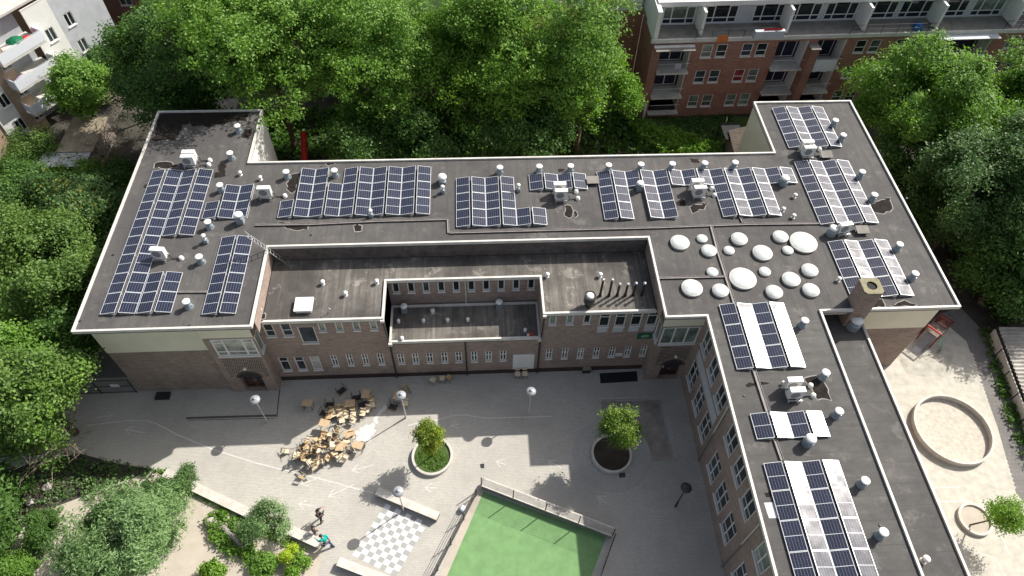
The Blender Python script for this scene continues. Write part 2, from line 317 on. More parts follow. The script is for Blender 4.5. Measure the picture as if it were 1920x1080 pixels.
def facade(name, parent, m, p0, p1, z0, z1, holes=(), depth=0.13, back=None):
    T, L = frame2(p0, p1); mb = MB()
    us = sorted({0, L, *[h[0] for h in holes], *[h[1] for h in holes]}); zs = sorted({z0, z1, *[h[2] for h in holes], *[h[3] for h in holes]})
    for i in range(len(us)-1):
        for j in range(len(zs)-1):
            cu, cz = (us[i]+us[i+1])/2, (zs[j]+zs[j+1])/2
            if any(h[0] < cu < h[1] and h[2] < cz < h[3] for h in holes): continue
            mb.face([T(us[i],0,zs[j]), T(us[i+1],0,zs[j]), T(us[i+1],0,zs[j+1]), T(us[i],0,zs[j+1])])
    for h in holes:
        d = h[4] if len(h) > 4 else depth; a, b, c, e = h[:4]
        mb.face([T(a,0,c), T(a,-d,c), T(b,-d,c), T(b,0,c)]); mb.face([T(a,0,e), T(b,0,e), T(b,-d,e), T(a,-d,e)])
        mb.face([T(a,0,c), T(a,0,e), T(a,-d,e), T(a,-d,c)]); mb.face([T(b,0,c), T(b,-d,c), T(b,-d,e), T(b,0,e)])
    return mb.build(name, m, parent)
def window(parent, p0, p1, u0, u1, z0, z1, style='plain', glass='glass', inset=0.1, fw=0.07, frame='white', sill=True, name='window', spandrel=None):
    T, L = frame2(p0, p1); e = 0.004; u0 += e; u1 -= e; z0 += e; z1 -= e; mb = MB(); a, b = -inset, -inset+0.07
    bx = lambda ua, ub, za, zb, d=0.0: mb.box(ua, ub, a, b-d, za, zb, T=T)
    bx(u0, u0+fw, z0, z1); bx(u1-fw, u1, z0, z1); bx(u0+fw, u1-fw, z0, z0+fw); bx(u0+fw, u1-fw, z1-fw, z1)
    W_, H_ = u1-u0, z1-z0; um = (u0+u1)/2; q = fw*0.6; i0, i1, k0, k1 = u0+fw, u1-fw, z0+fw, z1-fw
    if style == 'transom': bx(i0, i1, z0+H_*0.66, z0+H_*0.66+fw, .006)
    if style == 'low': bx(i0, i1, z0+H_*0.4, z0+H_*0.4+fw*0.8, .006)
    if style == 'four':
        bx(um-q, um+q, k0, k1, .006); bx(i0, um-q, z0+H_*0.55, z0+H_*0.55+fw, .008); bx(um+q, i1, z0+H_*0.55, z0+H_*0.55+fw, .008)
    if style == 'cross':
        uu = u0+W_*0.5; bx(uu-q, uu+q, k0, k1, .006)
        for zz in (0.24, 0.72): bx(i0, uu-q, z0+H_*zz, z0+H_*zz+fw*0.8, .008); bx(uu+q, i1, z0+H_*zz, z0+H_*zz+fw*0.8, .008)
    if style == 'double': bx(um-q, um+q, k0, k1, .006)
    if style == 'three':
        for uu in (u0+W_*0.27, u0+W_*0.73): bx(uu-q, uu+q, k0, k1, .006)
        bx(i0, u0+W_*0.27-q, z0+H_*0.74, z0+H_*0.74+fw, .008); bx(u0+W_*0.73+q, i1, z0+H_*0.74, z0+H_*0.74+fw, .008); 
        for (x, y) in ((i0, u0+W_*0.27-q), (u0+W_*0.27+q, u0+W_*0.73-q), (u0+W_*0.73+q, i1)): bx(x, y, z0+H_*0.22, z0+H_*0.22+fw, .01)
    w_ = mb.build(name, frame, parent)
    pn = MB(); d = -inset+0.03; zz = z0+H_*0.22 if spandrel else k0
    pn.face([T(i0,d,zz), T(i1,d,zz), T(i1,d,k1), T(i0,d,k1)]); pn.build('pane', glass, w_)
    if spandrel: sp = MB(); sp.face([T(i0,d,k0), T(i1,d,k0), T(i1,d,zz), T(i0,d,zz)]); sp.build('spandrel_panel', spandrel, w_)
    if sill: s_ = MB(); s_.box(u0-0.03, u1+0.03, 0.003, 0.09, z0-0.09, z0-0.005, T=T); s_.build('sill', frame, w_)
    return w_
# =================================================================== GROUND
sheet('ground', [(-140, -60), (150, -60), (150, 190), (-140, 190)], 0.0, 'ground')
sheet('schoolyard_paving', [(-34, 25.0), (-36, 19.5), W(60, 868), W(150, 850), W(215, 868), (-22.6, 20.1), (-10.4, 14.3), (-10.9, 10), (-11, -20), (16, -20), (16, 33), (-16, 33), (-16, 27.4), (-30.5, 27.4)], 0.004, 'pave')
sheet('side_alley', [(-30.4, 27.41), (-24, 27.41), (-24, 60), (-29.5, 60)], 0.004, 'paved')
sheet('sandy_garden', [(-22.6, 20.0), (-30, 17), (-31, 4), (-11.1, -5), (-10.2, 10), (-10.0, 14.3)], 0.002, 'sandg')
sheet('garden_soil', [W(0, 900), W(70, 880), W(120, 900), W(60, 985), W(0, 1000)], 0.012, 'soil')
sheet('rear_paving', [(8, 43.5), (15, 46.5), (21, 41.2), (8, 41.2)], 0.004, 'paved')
sheet('lawn', [(17, 55.8), (17, 46.5), (23.4, 44), (31, 55.8)], 0.004, 'lawn')
pl = [W(1600, 690), W(1700, 640), W(1765, 600), W(1812, 640), W(1870, 800), W(1905, 925), (40.5, 5), (26, 5), (26.4, 26.2)]
sheet('play_area', pl, 0.008, 'playg')
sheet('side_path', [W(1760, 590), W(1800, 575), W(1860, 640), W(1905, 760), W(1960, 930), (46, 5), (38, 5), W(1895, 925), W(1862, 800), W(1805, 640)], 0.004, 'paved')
mb = MB()   # toothed kerb tiles along the play area edge
a, b = Vector(W(1822, 665)), Vector(W(1903, 922)); n = 34
for i in range(n):
    p = a.lerp(b, i/n); mb.box(-0.13, 0.13, -0.13, 0.13, 0.009, 0.013, T=Matrix.Translation((p.x, p.y, 0)) @ Matrix.Rotation(0.4, 4, 'Z'))
struct('play_area_edging', mb, 'playg')
# yard markings
def strip(mb, pts, wd, z):
    for i in range(len(pts)-1):
        a, b = Vector(pts[i]), Vector(pts[i+1]); d = (b-a).normalized(); n_ = Vector((-d.y, d.x))*wd/2
        a = a-d*wd*0.2
        mb.face([(a-n_).to_3d()+Vector((0,0,z)), (b-n_).to_3d()+Vector((0,0,z)), (b+n_).to_3d()+Vector((0,0,z)), (a+n_).to_3d()+Vector((0,0,z))]); z += 0.00015
mb = MB()
PX = lambda L: [W(*q) for q in L]
strip(mb, PX([(163, 798), (200, 793), (240, 789), (275, 789), (295, 795), (330, 814), (400, 843), (480, 868), (560, 888), (620, 903), (700, 925)]), 0.09, 0.009)
strip(mb, PX([(765, 798), (790, 792), (818, 788), (850, 779), (875, 778), (905, 784), (930, 783.5), (1034, 781)]), 0.09, 0.009)
strip(mb, PX([(1720, 916), (1800, 913)]), 0.09, 0.013); strip(mb, PX([(1735, 941), (1820, 940), (1870, 992), (1893, 1039)]), 0.1, 0.013)
strip(mb, PX([(1805, 1030), (1850, 1042), (1868, 1048), (1885, 1080)]), 0.1, 0.013)
def arrow(x0, y0, x1, y1, s=0.55):
    a, b = Vector(W(x0, y0)), Vector(W(x1, y1)); d = (a-b).normalized(); strip(mb, [b, a], 0.07, 0.009)
    for k in (-1, 1):
        e = Matrix.Rotation(k*0.6, 2) @ (-d); strip(mb, [a, a+e*s], 0.07, 0.0095+0.0003*k)
for q in ((212, 779, 178, 783), (236, 805, 272, 812), (846, 799, 860, 795), (930, 865, 948, 871), (1028, 864, 1052, 877), (1120, 930, 1138, 943), (560, 945, 592, 949), (616, 931, 664, 908), (565, 908, 600, 895), (660, 882, 700, 872), (797, 914, 820, 915)): arrow(*q)
tag(mb.build('painted_markings', 'paint'), None, None, kind='structure')
mb = MB(); rnd = random.Random(3)   # blotchy white chalk snake
for x, y, r_ in [(722+dx, 764+dy, 0.16) for dx, dy in ((0, 0), (-3, 4), (-7, 7), (-10, 11), (-13, 15), (-16, 19), (-19, 22))] + [(rnd.gauss(688, 9), 0, 0.22) for _ in range(46)]:
    if y == 0: y = 812 + (688-x)*0.75 + rnd.gauss(0, 6)
    c = W(x, y); n = 7; mb.face([(c[0]+r_*rnd.uniform(.6, 1.2)*math.cos(k*6.283/n), c[1]+r_*rnd.uniform(.6, 1.2)*math.sin(k*6.283/n), 0.010+0.0001*len(mb.f)) for k in range(n)])
tag(mb.build('chalk_marks', 'chalk'), None, None, kind='structure')
# paving ring round second planter + dark drains / bed
def ring(mb, c, r0, r1, z0, z1, n=40, sx=1):
    for k in range(n):
        a, b = 6.28318*k/n, 6.28318*(k+1)/n
        P = lambda r, t, z: (c[0]+r*math.cos(t), c[1]+r*math.sin(t), z)
        mb.face([P(r0,a,z1), P(r1,a,z1), P(r1,b,z1), P(r0,b,z1)]); mb.face([P(r1,a,z0), P(r1,b,z0), P(r1,b,z1), P(r1,a,z1)]); mb.face([P(r0,b,z0), P(r0,a,z0), P(r0,a,z1), P(r0,b,z1)])
mb = MB(); ring(mb, W(1147, 852), 1.55, 2.75, 0.0, 0.008); struct('planter_paving_ring', mb, pavemat('ring_setts', (0.42, 0.41, 0.385), (0.28, 0.27, 0.25), .12, .12))
mb = MB()
strip(mb, PX([(350, 784), (518, 779)]), 0.16, 0.009); strip(mb, PX([(352, 788), (516, 784)]), 0.05, 0.009); strip(mb, PX([(519, 782), (524, 735)]), 0.08, 0.009); strip(mb, PX([(524, 735), (527, 706)]), 0.08, 0.009)
struct('drain_slots', mb, mat('drain_slot', (0.1, 0.095, 0.09), .9, .3, 2))
sheet('paved_bed', [W(1126, 750), W(1236, 748), W(1262, 862), W(1205, 868), W(1190, 800), W(1130, 770)], 0.0078, mat('bed_paving', (0.33, 0.295, 0.265), 0.95, 0.25, 1.0))
sheet('slide_pad', [W(1680, 665), W(1745, 640), W(1790, 660), W(1770, 715), W(1700, 700)], 0.012, mat('worn_pad', (0.43, 0.41, 0.355), 0.95, 0.2, 1.5))
# =================================================================== SCHOOL
x0, x1, x2, x3, x4, x5, x6, x7, x8, xs = -25.32, -17.06, 23.23, 31.51, -14.33, 11.88, 14.55, -6.36, 4.19, 22.15
y0, y1, y2, y3, y5, y6, y7 = 25.28, 31.83, 40.31, 46.46, 25.04, 26.59, 29.73
ZR, ZM, ZL, ZA = 9.25, 7.88, 4.96, 7.5
SB = thing('school_building', 'large flat roofed brick school with white roof edges and cream upper panels', 'building')
main = [(x0,y0),(x4,y0),(x4,y1),(x5,y1),(x5,y5),(x6,y5),(x6,-8),(xs,-8),(xs,25.18),(x3,25.18),(x3,y3),(x2,y3),(x2,y2),(x1,y2),(x1,y3),(x0,y3)]
SLAB = 0.14
def roofpart(poly, z, m, name='roof'):
    mb = MB(); mb.prism(poly, z-0.35, z-SLAB); return mb.build(name, m, SB)
RF = roofpart(main, ZR, 'roof')
mb = MB()  # right wing surface carries sideways streaks
mb.face([(x6+.3, -7.7, ZR-SLAB+.004), (xs-.3, -7.7, ZR-SLAB+.004), (xs-.3, 24.6, ZR-SLAB+.004), (x6+.3, 24.6, ZR-SLAB+.004)]); mb.build('wing_roof_felt', 'roofx', RF)
def edge(poly, z, wd=0.13, ht=0.26, name='roof_edge', mats='trim', skip=()):
    n = len(poly); a = sum(poly[i][0]*poly[(i+1)%n][1]-poly[(i+1)%n][0]*poly[i][1] for i in range(n)); assert a > 0
    inn = []
    for i in range(n):
        p, q, r = Vector(poly[i-1]), Vector(poly[i]), Vector(poly[(i+1)%n]); d0 = (q-p).normalized(); d1 = (r-q).normalized()
        n0 = Vector((-d0.y, d0.x)); n1 = Vector((-d1.y, d1.x)); inn.append(q+(n0+n1)*wd/max(0.3, (1+n0.dot(n1))))
    out = [q-(Vector(i_)-q).normalized()*0.0 for q, i_ in zip([Vector(p) for p in poly], inn)]
    mb = MB()
    for i in range(n):
        if i in skip: continue
        j = (i+1) % n; a, b, c, d = out[i], out[j], inn[j], inn[i]; e = 0.01
        da = (b-a).normalized(); nn = Vector((da.y, -da.x))*e; a2, b2 = a+nn, b+nn
        mb.face([(*a2, z), (*b2, z), (*c, z), (*d, z)]); mb.face([(*a2, z-ht), (*b2, z-ht), (*b2, z), (*a2, z)]); mb.face([(*c, z-SLAB-.02), (*d, z-SLAB-.02), (*d, z), (*c, z)])
        mb.face([(*b2, z-ht), (*a2, z-ht), (*d, z-ht), (*c, z-ht)])
    return mb.build(name, mats, SB)
edge(main, ZR)
mid = [(x4+.05,y6-.05),(x7,y6-.05),(x7,y7-.05),(x8,y7-.05),(x8,y6-.05),(x5-.05,y6-.05),(x5-.05,y1-.02),(x4+.05,y1-.02)]
RM_ = roofpart(mid, ZM, 'roofm'); edge(mid, ZM, 0.14, 0.3, skip=(5, 6, 7))
low = [(x7+.03,y6-.02),(x8-.03,y6-.02),(x8-.03,y7-.05),(x7+.03,y7-.05)]
roofpart(low, ZL, 'roofm'); edge(low, ZL, 0.13, 0.26)
ann = [(xs-.1,-8),(25.7,-8),(25.7,26.2),(xs-.1,26.2)]
roofpart(ann, ZA, 'roofx'); edge(ann, ZA, 0.13, 0.26, skip=(2, 3))
# --- facades
YF, XW = 26.72, 14.97
A0, A1 = (-14.87, YF), (x7, YF)
H1 = []
def HW(holes, parent, p0, p1):  # holes with window style
    for h in holes:
        g_ = h[5] if h[5] != 'glass' else RG.choice(('glass',)*5+('glass2',)*3+('glass3', 'glassg'))
        window(parent, p0, p1, h[0], h[1], h[2], h[3], h[4], g_, *h[6:])
RG = random.Random(21)
L0 = A0[0]
left = [( -14.44-L0, -13.77-L0, 5.88, 7.45, 'low', 'glass'), (-13.31-L0, -12.6-L0, 5.88, 7.45, 'low', 'glass'), (-12.25-L0, -11.13-L0, 4.95, 6.9, 'plain', 'glass')]
for i in range(4): u = -10.84+i*1.14-L0; left.append((u, u+0.5, 6.33, 7.45, 'plain', 'glassg'))
for i, g in enumerate(('glass', 'glass', 'glassb')): u = -14.42+i*1.1-L0; left.append((u, u+0.67, 1.35, 3.15, 'transom', g))
for i in range(4): u = -10.76+i*1.1-L0; left.append((u, u+0.46, 1.82, 3.25, 'four', 'glass'))
facade('wall', SB, 'brick', A0, A1, 0, ZM-.2, [h[:4] for h in left]); HW(left, SB, A0, A1)
B0, B1 = (x7, YF-.02), (x8, YF-.02)
cen = []
for i, q in enumerate((746.5, 773.5, 800, 827.6, 854, 882.8, 909.8, 936.6)): u = WY(q, 684-i*0.9, 26.55)[0]-x7+.02; cen.append((u, u+0.48, 1.85, 3.15, 'four', 'glass'))
facade('wall', SB, 'brick', B0, B1, 0, ZL-.2, [h[:4] for h in cen]); HW(cen, SB, B0, B1)
C0, C1 = (x8, YF), (12.3, YF)
rig = []
for i in range(3): u = 4.67-x8+i*1.17; rig.append((u, u+0.5, 6.33, 7.45, 'plain', ('glassg', 'glassg', 'glass')[i]))
for i in range(4): u = 8.11-x8+i*1.1; rig.append((u, u+0.74, 5.85, 7.5, 'transom', 'glass'))
for i in range(7): u = 4.7-x8+i*1.155; rig.append((u, u+0.47, 1.85, 3.15, 'four', 'glass'))
facade('wall', SB, 'brick', C0, C1, 0, ZM-.2, [h[:4] for h in rig]); HW(rig, SB, C0, C1)
D0, D1 = (x7, y7+.1), (x8, y7+.1)
nw = []
for i in range(10): u = 0.28+i*1.052; nw.append((u, u+0.5, 6.28, 7.48, 'plain', 'glass'))
facade('wall', SB, 'brick', D0, D1, ZL-.3, ZM-.2, [h[:4] for h in nw]); HW(nw, SB, D0, D1)
facade('wall', SB, 'brick', (x7+.0, y7+.1), (x7+.0, YF), ZL-.3, ZM-.2)   # faces +x? (notch left side)
facade('wall', SB, 'brick', (x7, YF), (x7, y7+.1), ZL-.3, ZM-.2); facade('wall', SB, 'brick', (x8, y7+.1), (x8, YF), ZL-.3, ZM-.2); facade('wall', SB, 'brick', (x8-.003, YF), (x8-.003, y7+.1), ZL-.3, ZM-.2)
# upper band walls round the middle roof
facade('wall', SB, mat('shade_dark_wall', (.13,.11,.10), .9, .3, 2), (x4, y1+.04), (x5, y1+.04), ZM-.3, ZR-.3); facade('wall', SB, 'brick', (x5+.02, y1), (x5+.02, 25.9), ZM-.3, ZR-.3)  # long wall's dark colour stands in for the shade on it
facade('wall', SB, 'brick', (x4-.02, 25.9), (x4-.02, y1), ZM-.3, ZR-.3)
# left wing front
YL = 26.2
facade('wall', SB, 'brick', (-25.08, YL), (-18.2, YL), 0, 5.28); mb = MB(); mb.box(-25.1, -18.22, YL-.03, YL+.05, 5.28, ZR-.33); mb.build('cladding_panel', 'cream', SB)
facade('wall', SB, 'brick', (-25.08, 46.2), (-25.08, YL), 0, ZR-.3)
facade('wall', SB, 'brick', (x0+.3, y3-.2), (x1-.2, y3-.2), 0, ZR-.3); facade('wall', SB, 'brick', (x1-.2, y3-.2), (x0+.3, y3-.2), 0, ZR-.3)
mb = MB(); mb.box(x1-.22, x1-.1, y2+.01, y3-.05, 0.0, ZR-.33); mb.build('cladding_panel', 'whitewall', SB)
facade('wall', SB, 'brick', (x2+.2, y2-.2), (x1-.2, y2-.2), 0, ZR-.3)
mb = MB(); mb.box(x2+.1, x2+.22, y2+.01, y3-.05, 0.0, ZR-.33); mb.build('cladding_panel', 'cream', SB)
facade('wall', SB, 'brick', (x3-.2, y3-.2), (x2+.2, y3-.2), 0, ZR-.3); facade('wall', SB, 'brick', (x3-.1, 26.24), (x3-.1, y3-.2), 0, ZR-.3)
facade('wall', SB, 'brick', (25.66, 26.24), (31.41, 26.24), 0, 5.28); mb = MB(); mb.box(xs+.0, 31.43, 26.21, 26.29, 5.28, ZR-.33); mb.build('cladding_panel', 'cream', SB)
mb = MB(); mb.box(xs+.0, 24.28, 25.5, 25.6, 8.3, ZR-.33); mb.build('cladding_panel', 'cream', SB)
facade('wall', SB, 'brick', (25.68, -8), (25.68, 26.22), 0, ZA-.3); facade('wall', SB, 'brick', (xs-.05, -8), (xs-.05, 26.2), ZA-.3, ZR-.3)
# entrance towers
def tower(xa, xb, yf, side):
    p0, p1 = (xa, yf), (xb, yf); L = xb-xa; T, _ = frame2(p0, p1)
    wu0, wu1 = (0.42, L-.12) if side > 0 else (0.12, L-.05)
    zt, zb_ = 6.97, 4.92
    du0, du1 = (0.95, 2.5) if side > 0 else (0.95, 2.45)
    facade('wall', SB, 'brick', p0, p1, 0, 7.15, [(wu0, wu1, zb_, zt, .12), (du0, du1, 0.02, 2.0, .5)])
    facade('wall', SB, 'brick', (xb, yf), (xb, yf+1.1), 0, ZM, [(0.08, 0.9, zb_, zt)] if side > 0 else []); facade('wall', SB, 'brick', (xa, yf+1.1), (xa, yf), 0, ZM, [(0.2, 1.02, zb_, zt)] if side < 0 else [])
    mb = MB(); mb.box(xa, xb, yf-.02, yf+.1, 7.15, ZR-.33); mb.build('cladding_panel', 'cream', SB)
    mb = MB(); mb.box(xa+.1, xb-.1, yf+1.0, yf+1.1, zb_-.1, 7.2); mb.build('stairwell_lining', 'greyp', SB)
    w_ = window(SB, p0, p1, wu0, wu1, zb_, zt, 'three' if side > 0 else 'plain', 'glassg' if side < 0 else 'glassb', .08, .11, name='corner_window')
    if side > 0: window(SB, (xb, yf), (xb, yf+1.1), 0.08, 0.9, zb_, zt, 'plain', 'glassg', .08, .09, name='corner_window')
    else:
        window(SB, (xa, yf+1.1), (xa, yf), 0.2, 1.02, zb_, zt, 'plain', 'glassg', .08, .09, name='corner_window')
        mb = MB()
        for k in (1, 2): u = wu0+(wu1-wu0)*k/3; mb.box(u-.05, u+.05, -.04, .01, zb_+.1, zt-.1, T=T)
        mb.build('mullion', 'white', w_)
    # lattice brickwork band with dark openings
    mb = MB(); r0, r1 = 2.1, 4.6
    for j in range(13):
        for i in range(18):
            u = 0.45+(L-.6)*(i+0.5*(j % 2))/18; z = r0+.08+(r1-r0)*j/13
            ctr = (du0+du1)/2
            if math.hypot(u-ctr, (z-2.0)) < 1.06 or u > L-.1: continue
            mb.face([T(u, .006, z-.075), T(u+.055, .006, z), T(u, .006, z+.075), T(u-.055, .006, z)])
    mb.build('lattice_brickwork', 'black', SB)
    # arch over the door
    ctr = (du0+du1)/2; ra = (du1-du0)/2
    mb = MB(); n = 14
    for k in range(n):
        a, b = math.pi*k/n, math.pi*(k+1)/n; q = lambda r, t, d: T(ctr+r*math.cos(t), d, 2.0+r*math.sin(t)*0.95)
        mb.face([q(ra+.18, a, .03), q(ra+.18, b, .03), q(ra, b, .03), q(ra, a, .03)][::-1]); mb.face([q(ra, a, .03), q(ra, b, .03), q(ra, b, -.02), q(ra, a, -.02)])
    mb.build('door_arch', M['lattice'], SB)
    mb = MB(); mb.face([T(ctr+ra*math.cos(math.pi*k/n), 0.008, 2.0+ra*math.sin(math.pi*k/n)*.95) for k in range(n+1)]); mb.build('fanlight', 'dark', SB)
    for k in (0, 1):
        ua, ub = (du0+.02, ctr-.02) if k == 0 else (ctr+.02, du1-.02); mb = MB(); mb.box(ua, ub, -.42, -.36, 0.03, 1.98, T=T)
        d = mb.build('door', 'doorw' if side > 0 else 'doorr', SB); mb = MB()
        for j in range(4): mb.box(ua+.1, ub-.1, -.358, -.35, .2+j*.43, .52+j*.43, T=T)
        mb.build('door_pane', 'glass', d)
        mb = MB(); mb.box(ub-.08 if k == 0 else ua+.03, ub-.03 if k == 0 else ua+.08, -.36, -.30, .95, 1.1, T=T); mb.build('handle', 'alu', d)
    mb = MB(); c = T(ctr, .1, 3.35); mb.lathe((c[0], c[1], c[2]-.1), [(0, 0), (.1, .02), (.13, .1), (.1, .18), (0, .2)], 10); mb.build('door_lamp', 'capw', SB)
tower(-18.2, -14.87, 25.87, 1); tower(12.2, 14.97, 25.72, -1)
# right wing courtyard wall
WW0, WW1 = (XW, 25.72), (XW, -8); wins = []
ys = [(25.05, 23.7), (23.05, 21.7), (21.03, 19.68), (18.2, 16.82), (16.22, 14.82), (14.24, 12.84), (11.25, 9.87), (9.25, 7.87)]
for a, b in ys: wins.append((25.72-a, 25.72-b, 5.98, 8.5, 'cross', 'glass')); wins.append((25.72-a, 25.72-b, 1.58, 4.05, 'cross', 'glass'))
facade('wall', SB, 'brick', WW0, WW1, 0, ZR-.32, [h[:4] for h in wins]); HW(wins, SB, WW0, WW1)
TW, _ = frame2(WW0, WW1)
mb = MB(); mb.box(0.8, 6.0, 0.004, 0.02, 4.35, 5.4, T=TW); mb.build('slate_band', 'greyp', SB)
def pipe(pts, r=0.05, m='trim', name='drainpipe'): MB().tube(pts, r, 6).build(name, m, SB)
pipe([TW(6.55, .09, ZR-.35), TW(6.55, .09, 4.4)]); pipe([TW(6.55, .09, 4.4), TW(6.55, .09, .05)], .05, 'concd'); pipe([TW(13.7, .09, ZR-.35), TW(13.7, .09, 4.6)]); pipe([TW(13.7, .09, 4.6), TW(13.7, .09, .05)], .05, 'concd')
pipe([(-18.25, YL-.1, ZR-.4), (-18.25, YL-.1, .05)], .05, 'trim')
pipe([(x7+.02, YF-.12, ZL-.2), (x7+.02, YF-.12, .05)], .06, 'dark'); pipe([(x8-.02, YF-.12, ZL-.2), (x8-.02, YF-.12, .05)], .06, 'dark'); pipe([(-1.1, YF-.12, ZL-.2), (-1.1, YF-.12, .05)], .05, 'dark')
pipe([(x7-.12, YF-.1, ZM-.3), (x7-.02, YF-.1, ZL+.1)], .05, 'dark'); pipe([(x8+.12, YF-.1, ZM-.3), (x8+.04, YF-.1, ZL)], .05, 'dark')
pipe([(-0.98, y7, ZM-.25), (-0.98, y7, ZL)], .05, 'trim')
for x, y, z in ((x7-.1, y6-.1, ZM-.1), (x8+.1, y6-.1, ZM-.1), (x7+.1, y6-.1, ZL-.05), (x8-.1, y6-.1, ZL-.05)): MB().box(x-.12, x+.12, y-.12, y+.08, z-.2, z+.02).build('rainwater_head', 'trim', SB)
# plinth line
MB().box(-14.8, 12.1, YF-.035, YF+.0, 0, .5).build('plinth', brickmat('plinth_brick', (0.05, 0.03, 0.028), (0.07, 0.045, 0.04), (0.05, 0.045, 0.04)), SB)
# shutter, sign, grey panels, name plate
mb = MB(); mb.box(2.3, 3.87, YF-.09, YF-.03, .62, 2.62)
for k in range(1, 2): mb.box(3.07, 3.09, YF-.1, YF-.09, .62, 2.62)
mb.build('white_hatch_doors', 'white', SB)
for i in range(4):
    u = 8.11+i*1.1; MB().box(u-.02, u+.72, YF-.02, YF-.004, 5.15, 5.62).build('blue_grey_panel', 'greyp', SB)
sg = MB().box(11.06, 12.14, YF-.06, YF-.02, 4.2, 4.92).build('sign_board', 'green', SB)
mb = MB()
for k in range(26):  # white leaf shaped loop emblem
    a, b = 6.2832*k/26, 6.2832*(k+1)/26; P = lambda t, s: (11.62+s*.26*math.cos(t)+.05*math.sin(t), YF-.066, 4.56+s*.16*math.sin(t))
    mb.face([P(a, 1), P(b, 1), P(b, .72), P(a, .72)][::-1])
mb.face([(11.5, YF-.066, 4.5), (11.7, YF-.066, 4.54), (11.7, YF-.066, 4.6), (11.5, YF-.066, 4.56)])
mb.build('emblem', 'chalk', sg)
np_ = MB().box(9.85, 10.35, YF-.05, YF-.02, 1.95, 2.32).build('name_plate', 'white', SB)
mb = MB()
for k in range(5): mb.box(9.92+k*.08, 9.96+k*.08, YF-.054, YF-.05, 2.1, 2.2)
mb.build('lettering', 'sqd', np_)
# chimney
mb = MB(); mb.prism([(24.3, 25.15), (25.45, 25.15), (25.45, 26.28), (24.3, 26.28)], ZA-.2, 11.02); ch = mb.build('chimney', 'brick', SB)
mb = MB(); n = 20; c = (24.87, 25.71); r = .33; zz = 11.12
for k in range(n):
    a, b = 2*math.pi*k/n, 2*math.pi*(k+1)/n
    def sq(t): s = .64/max(abs(math.cos(t)), abs(math.sin(t))); return (c[0]+s*math.cos(t), c[1]+s*math.sin(t), zz)
    mb.face([(c[0]+r*math.cos(a), c[1]+r*math.sin(a), zz), sq(a), sq(b), (c[0]+r*math.cos(b), c[1]+r*math.sin(b), zz)])
    mb.face([(c[0]+r*math.cos(b), c[1]+r*math.sin(b), zz), (c[0]+r*math.cos(b), c[1]+r*math.sin(b), zz-.085), (c[0]+r*math.cos(a), c[1]+r*math.sin(a), zz-.085), (c[0]+r*math.cos(a), c[1]+r*math.sin(a), zz)], 1)
mb.face([(c[0]+r*math.cos(2*math.pi*k/n), c[1]+r*math.sin(2*math.pi*k/n), zz-.085) for k in range(n)], 1)
for (ax, ay, bx_, by) in ((-.64,-.64,.64,-.64),(.64,-.64,.64,.64),(.64,.64,-.64,.64),(-.64,.64,-.64,-.64)): mb.face([(c[0]+ax,c[1]+ay,11.022),(c[0]+bx_,c[1]+by,11.022),(c[0]+bx_,c[1]+by,zz),(c[0]+ax,c[1]+ay,zz)])
mb.build('chimney_cap', ['yellow', 'black'], ch)
# puddles on the roof
def puddle(pts, z=ZR-SLAB+.006, m='patch', rim=True, parent=None, wob=.16, s=1.0, seed=0):
    rr = random.Random(len(pts)*31+int(pts[0][0])+seed); P = [Vector(W(*q, z)) for q in pts]; c = sum(P, Vector((0, 0)))/len(P); Q = []
    for i in range(len(P)):
        a, b = P[i], P[(i+1) % len(P)]; k = max(2, int((b-a).length/.22))
        for j in range(k): q = a.lerp(b, j/k); Q.append(q+Vector((rr.gauss(0, 1), rr.gauss(0, 1)))*wob*.35)
    mb = MB()
    def fan(K, zz, mi):
        V = [(*p, zz) for p in K]; bm = bmesh.new(); vs = [bm.verts.new(v) for v in V]; 
        try: bm.faces.new(vs)
        except Exception: return
        bmesh.ops.triangulate(bm, faces=bm.faces[:]); bm.verts.index_update()
        for f in bm.faces:
            idx = [v.index for v in f.verts]; pts_ = [V[i] for i in idx]
            mb.face(pts_ if f.normal.z > 0 else pts_[::-1], mi)
        bm.free()
    if rim: fan([c+(q-c)*(1+.07/max(.2, (q-c).length)) for q in Q], z, 1)
    fan(Q, z+.003, 0)
    mb.build('puddle', [m, 'rim'], parent or RF)
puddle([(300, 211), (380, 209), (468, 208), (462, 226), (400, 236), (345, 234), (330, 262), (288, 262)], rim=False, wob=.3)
Z6 = lambda L, ox, oy, s: [(ox+x/s, oy+y/s) for x, y in L]
puddle(Z6([(1300, 240), (1360, 235), (1350, 290), (1300, 310), (1290, 290)], 120, 180, 3.856), rim=False)
puddle(Z6([(655, 490), (720, 470), (830, 500), (760, 525), (660, 515)], 120, 180, 3.856))
puddle(Z6([(1110, 500), (1180, 495), (1160, 540), (1165, 580), (1090, 590), (1085, 555), (1120, 545)], 120, 180, 3.856), rim=False)
puddle(Z6([(1650, 570), (1700, 555), (1690, 640), (1650, 700), (1620, 690), (1615, 620)], 120, 180, 3.856), z=ZR-SLAB+.02)
puddle(Z6([(580, 640), (640, 625), (630, 680), (580, 690)], 120, 180, 3.856), rim=False)
puddle(Z6([(110, 690), (220, 700), (380, 730), (390, 750), (290, 770), (190, 740)], 500, 280, 5.053), seed=2)
puddle(Z6([(820, 730), (860, 700), (900, 730), (905, 775), (850, 780)], 500, 280, 5.053)); puddle(Z6([(490, 170), (540, 140), (520, 180)], 500, 280, 5.053)); puddle(Z6([(560, 130), (660, 128), (580, 160)], 500, 280, 5.053))
puddle(Z6([(1060, 510), (1110, 500), (1130, 550), (1110, 625), (1050, 600)], 840, 280, 4.8)); puddle(Z6([(1135, 545), (1165, 600), (1140, 610)], 840, 280, 4.8)); puddle(Z6([(1000, 175), (1040, 170), (1030, 205), (990, 205)], 840, 280, 4.8), rim=False)
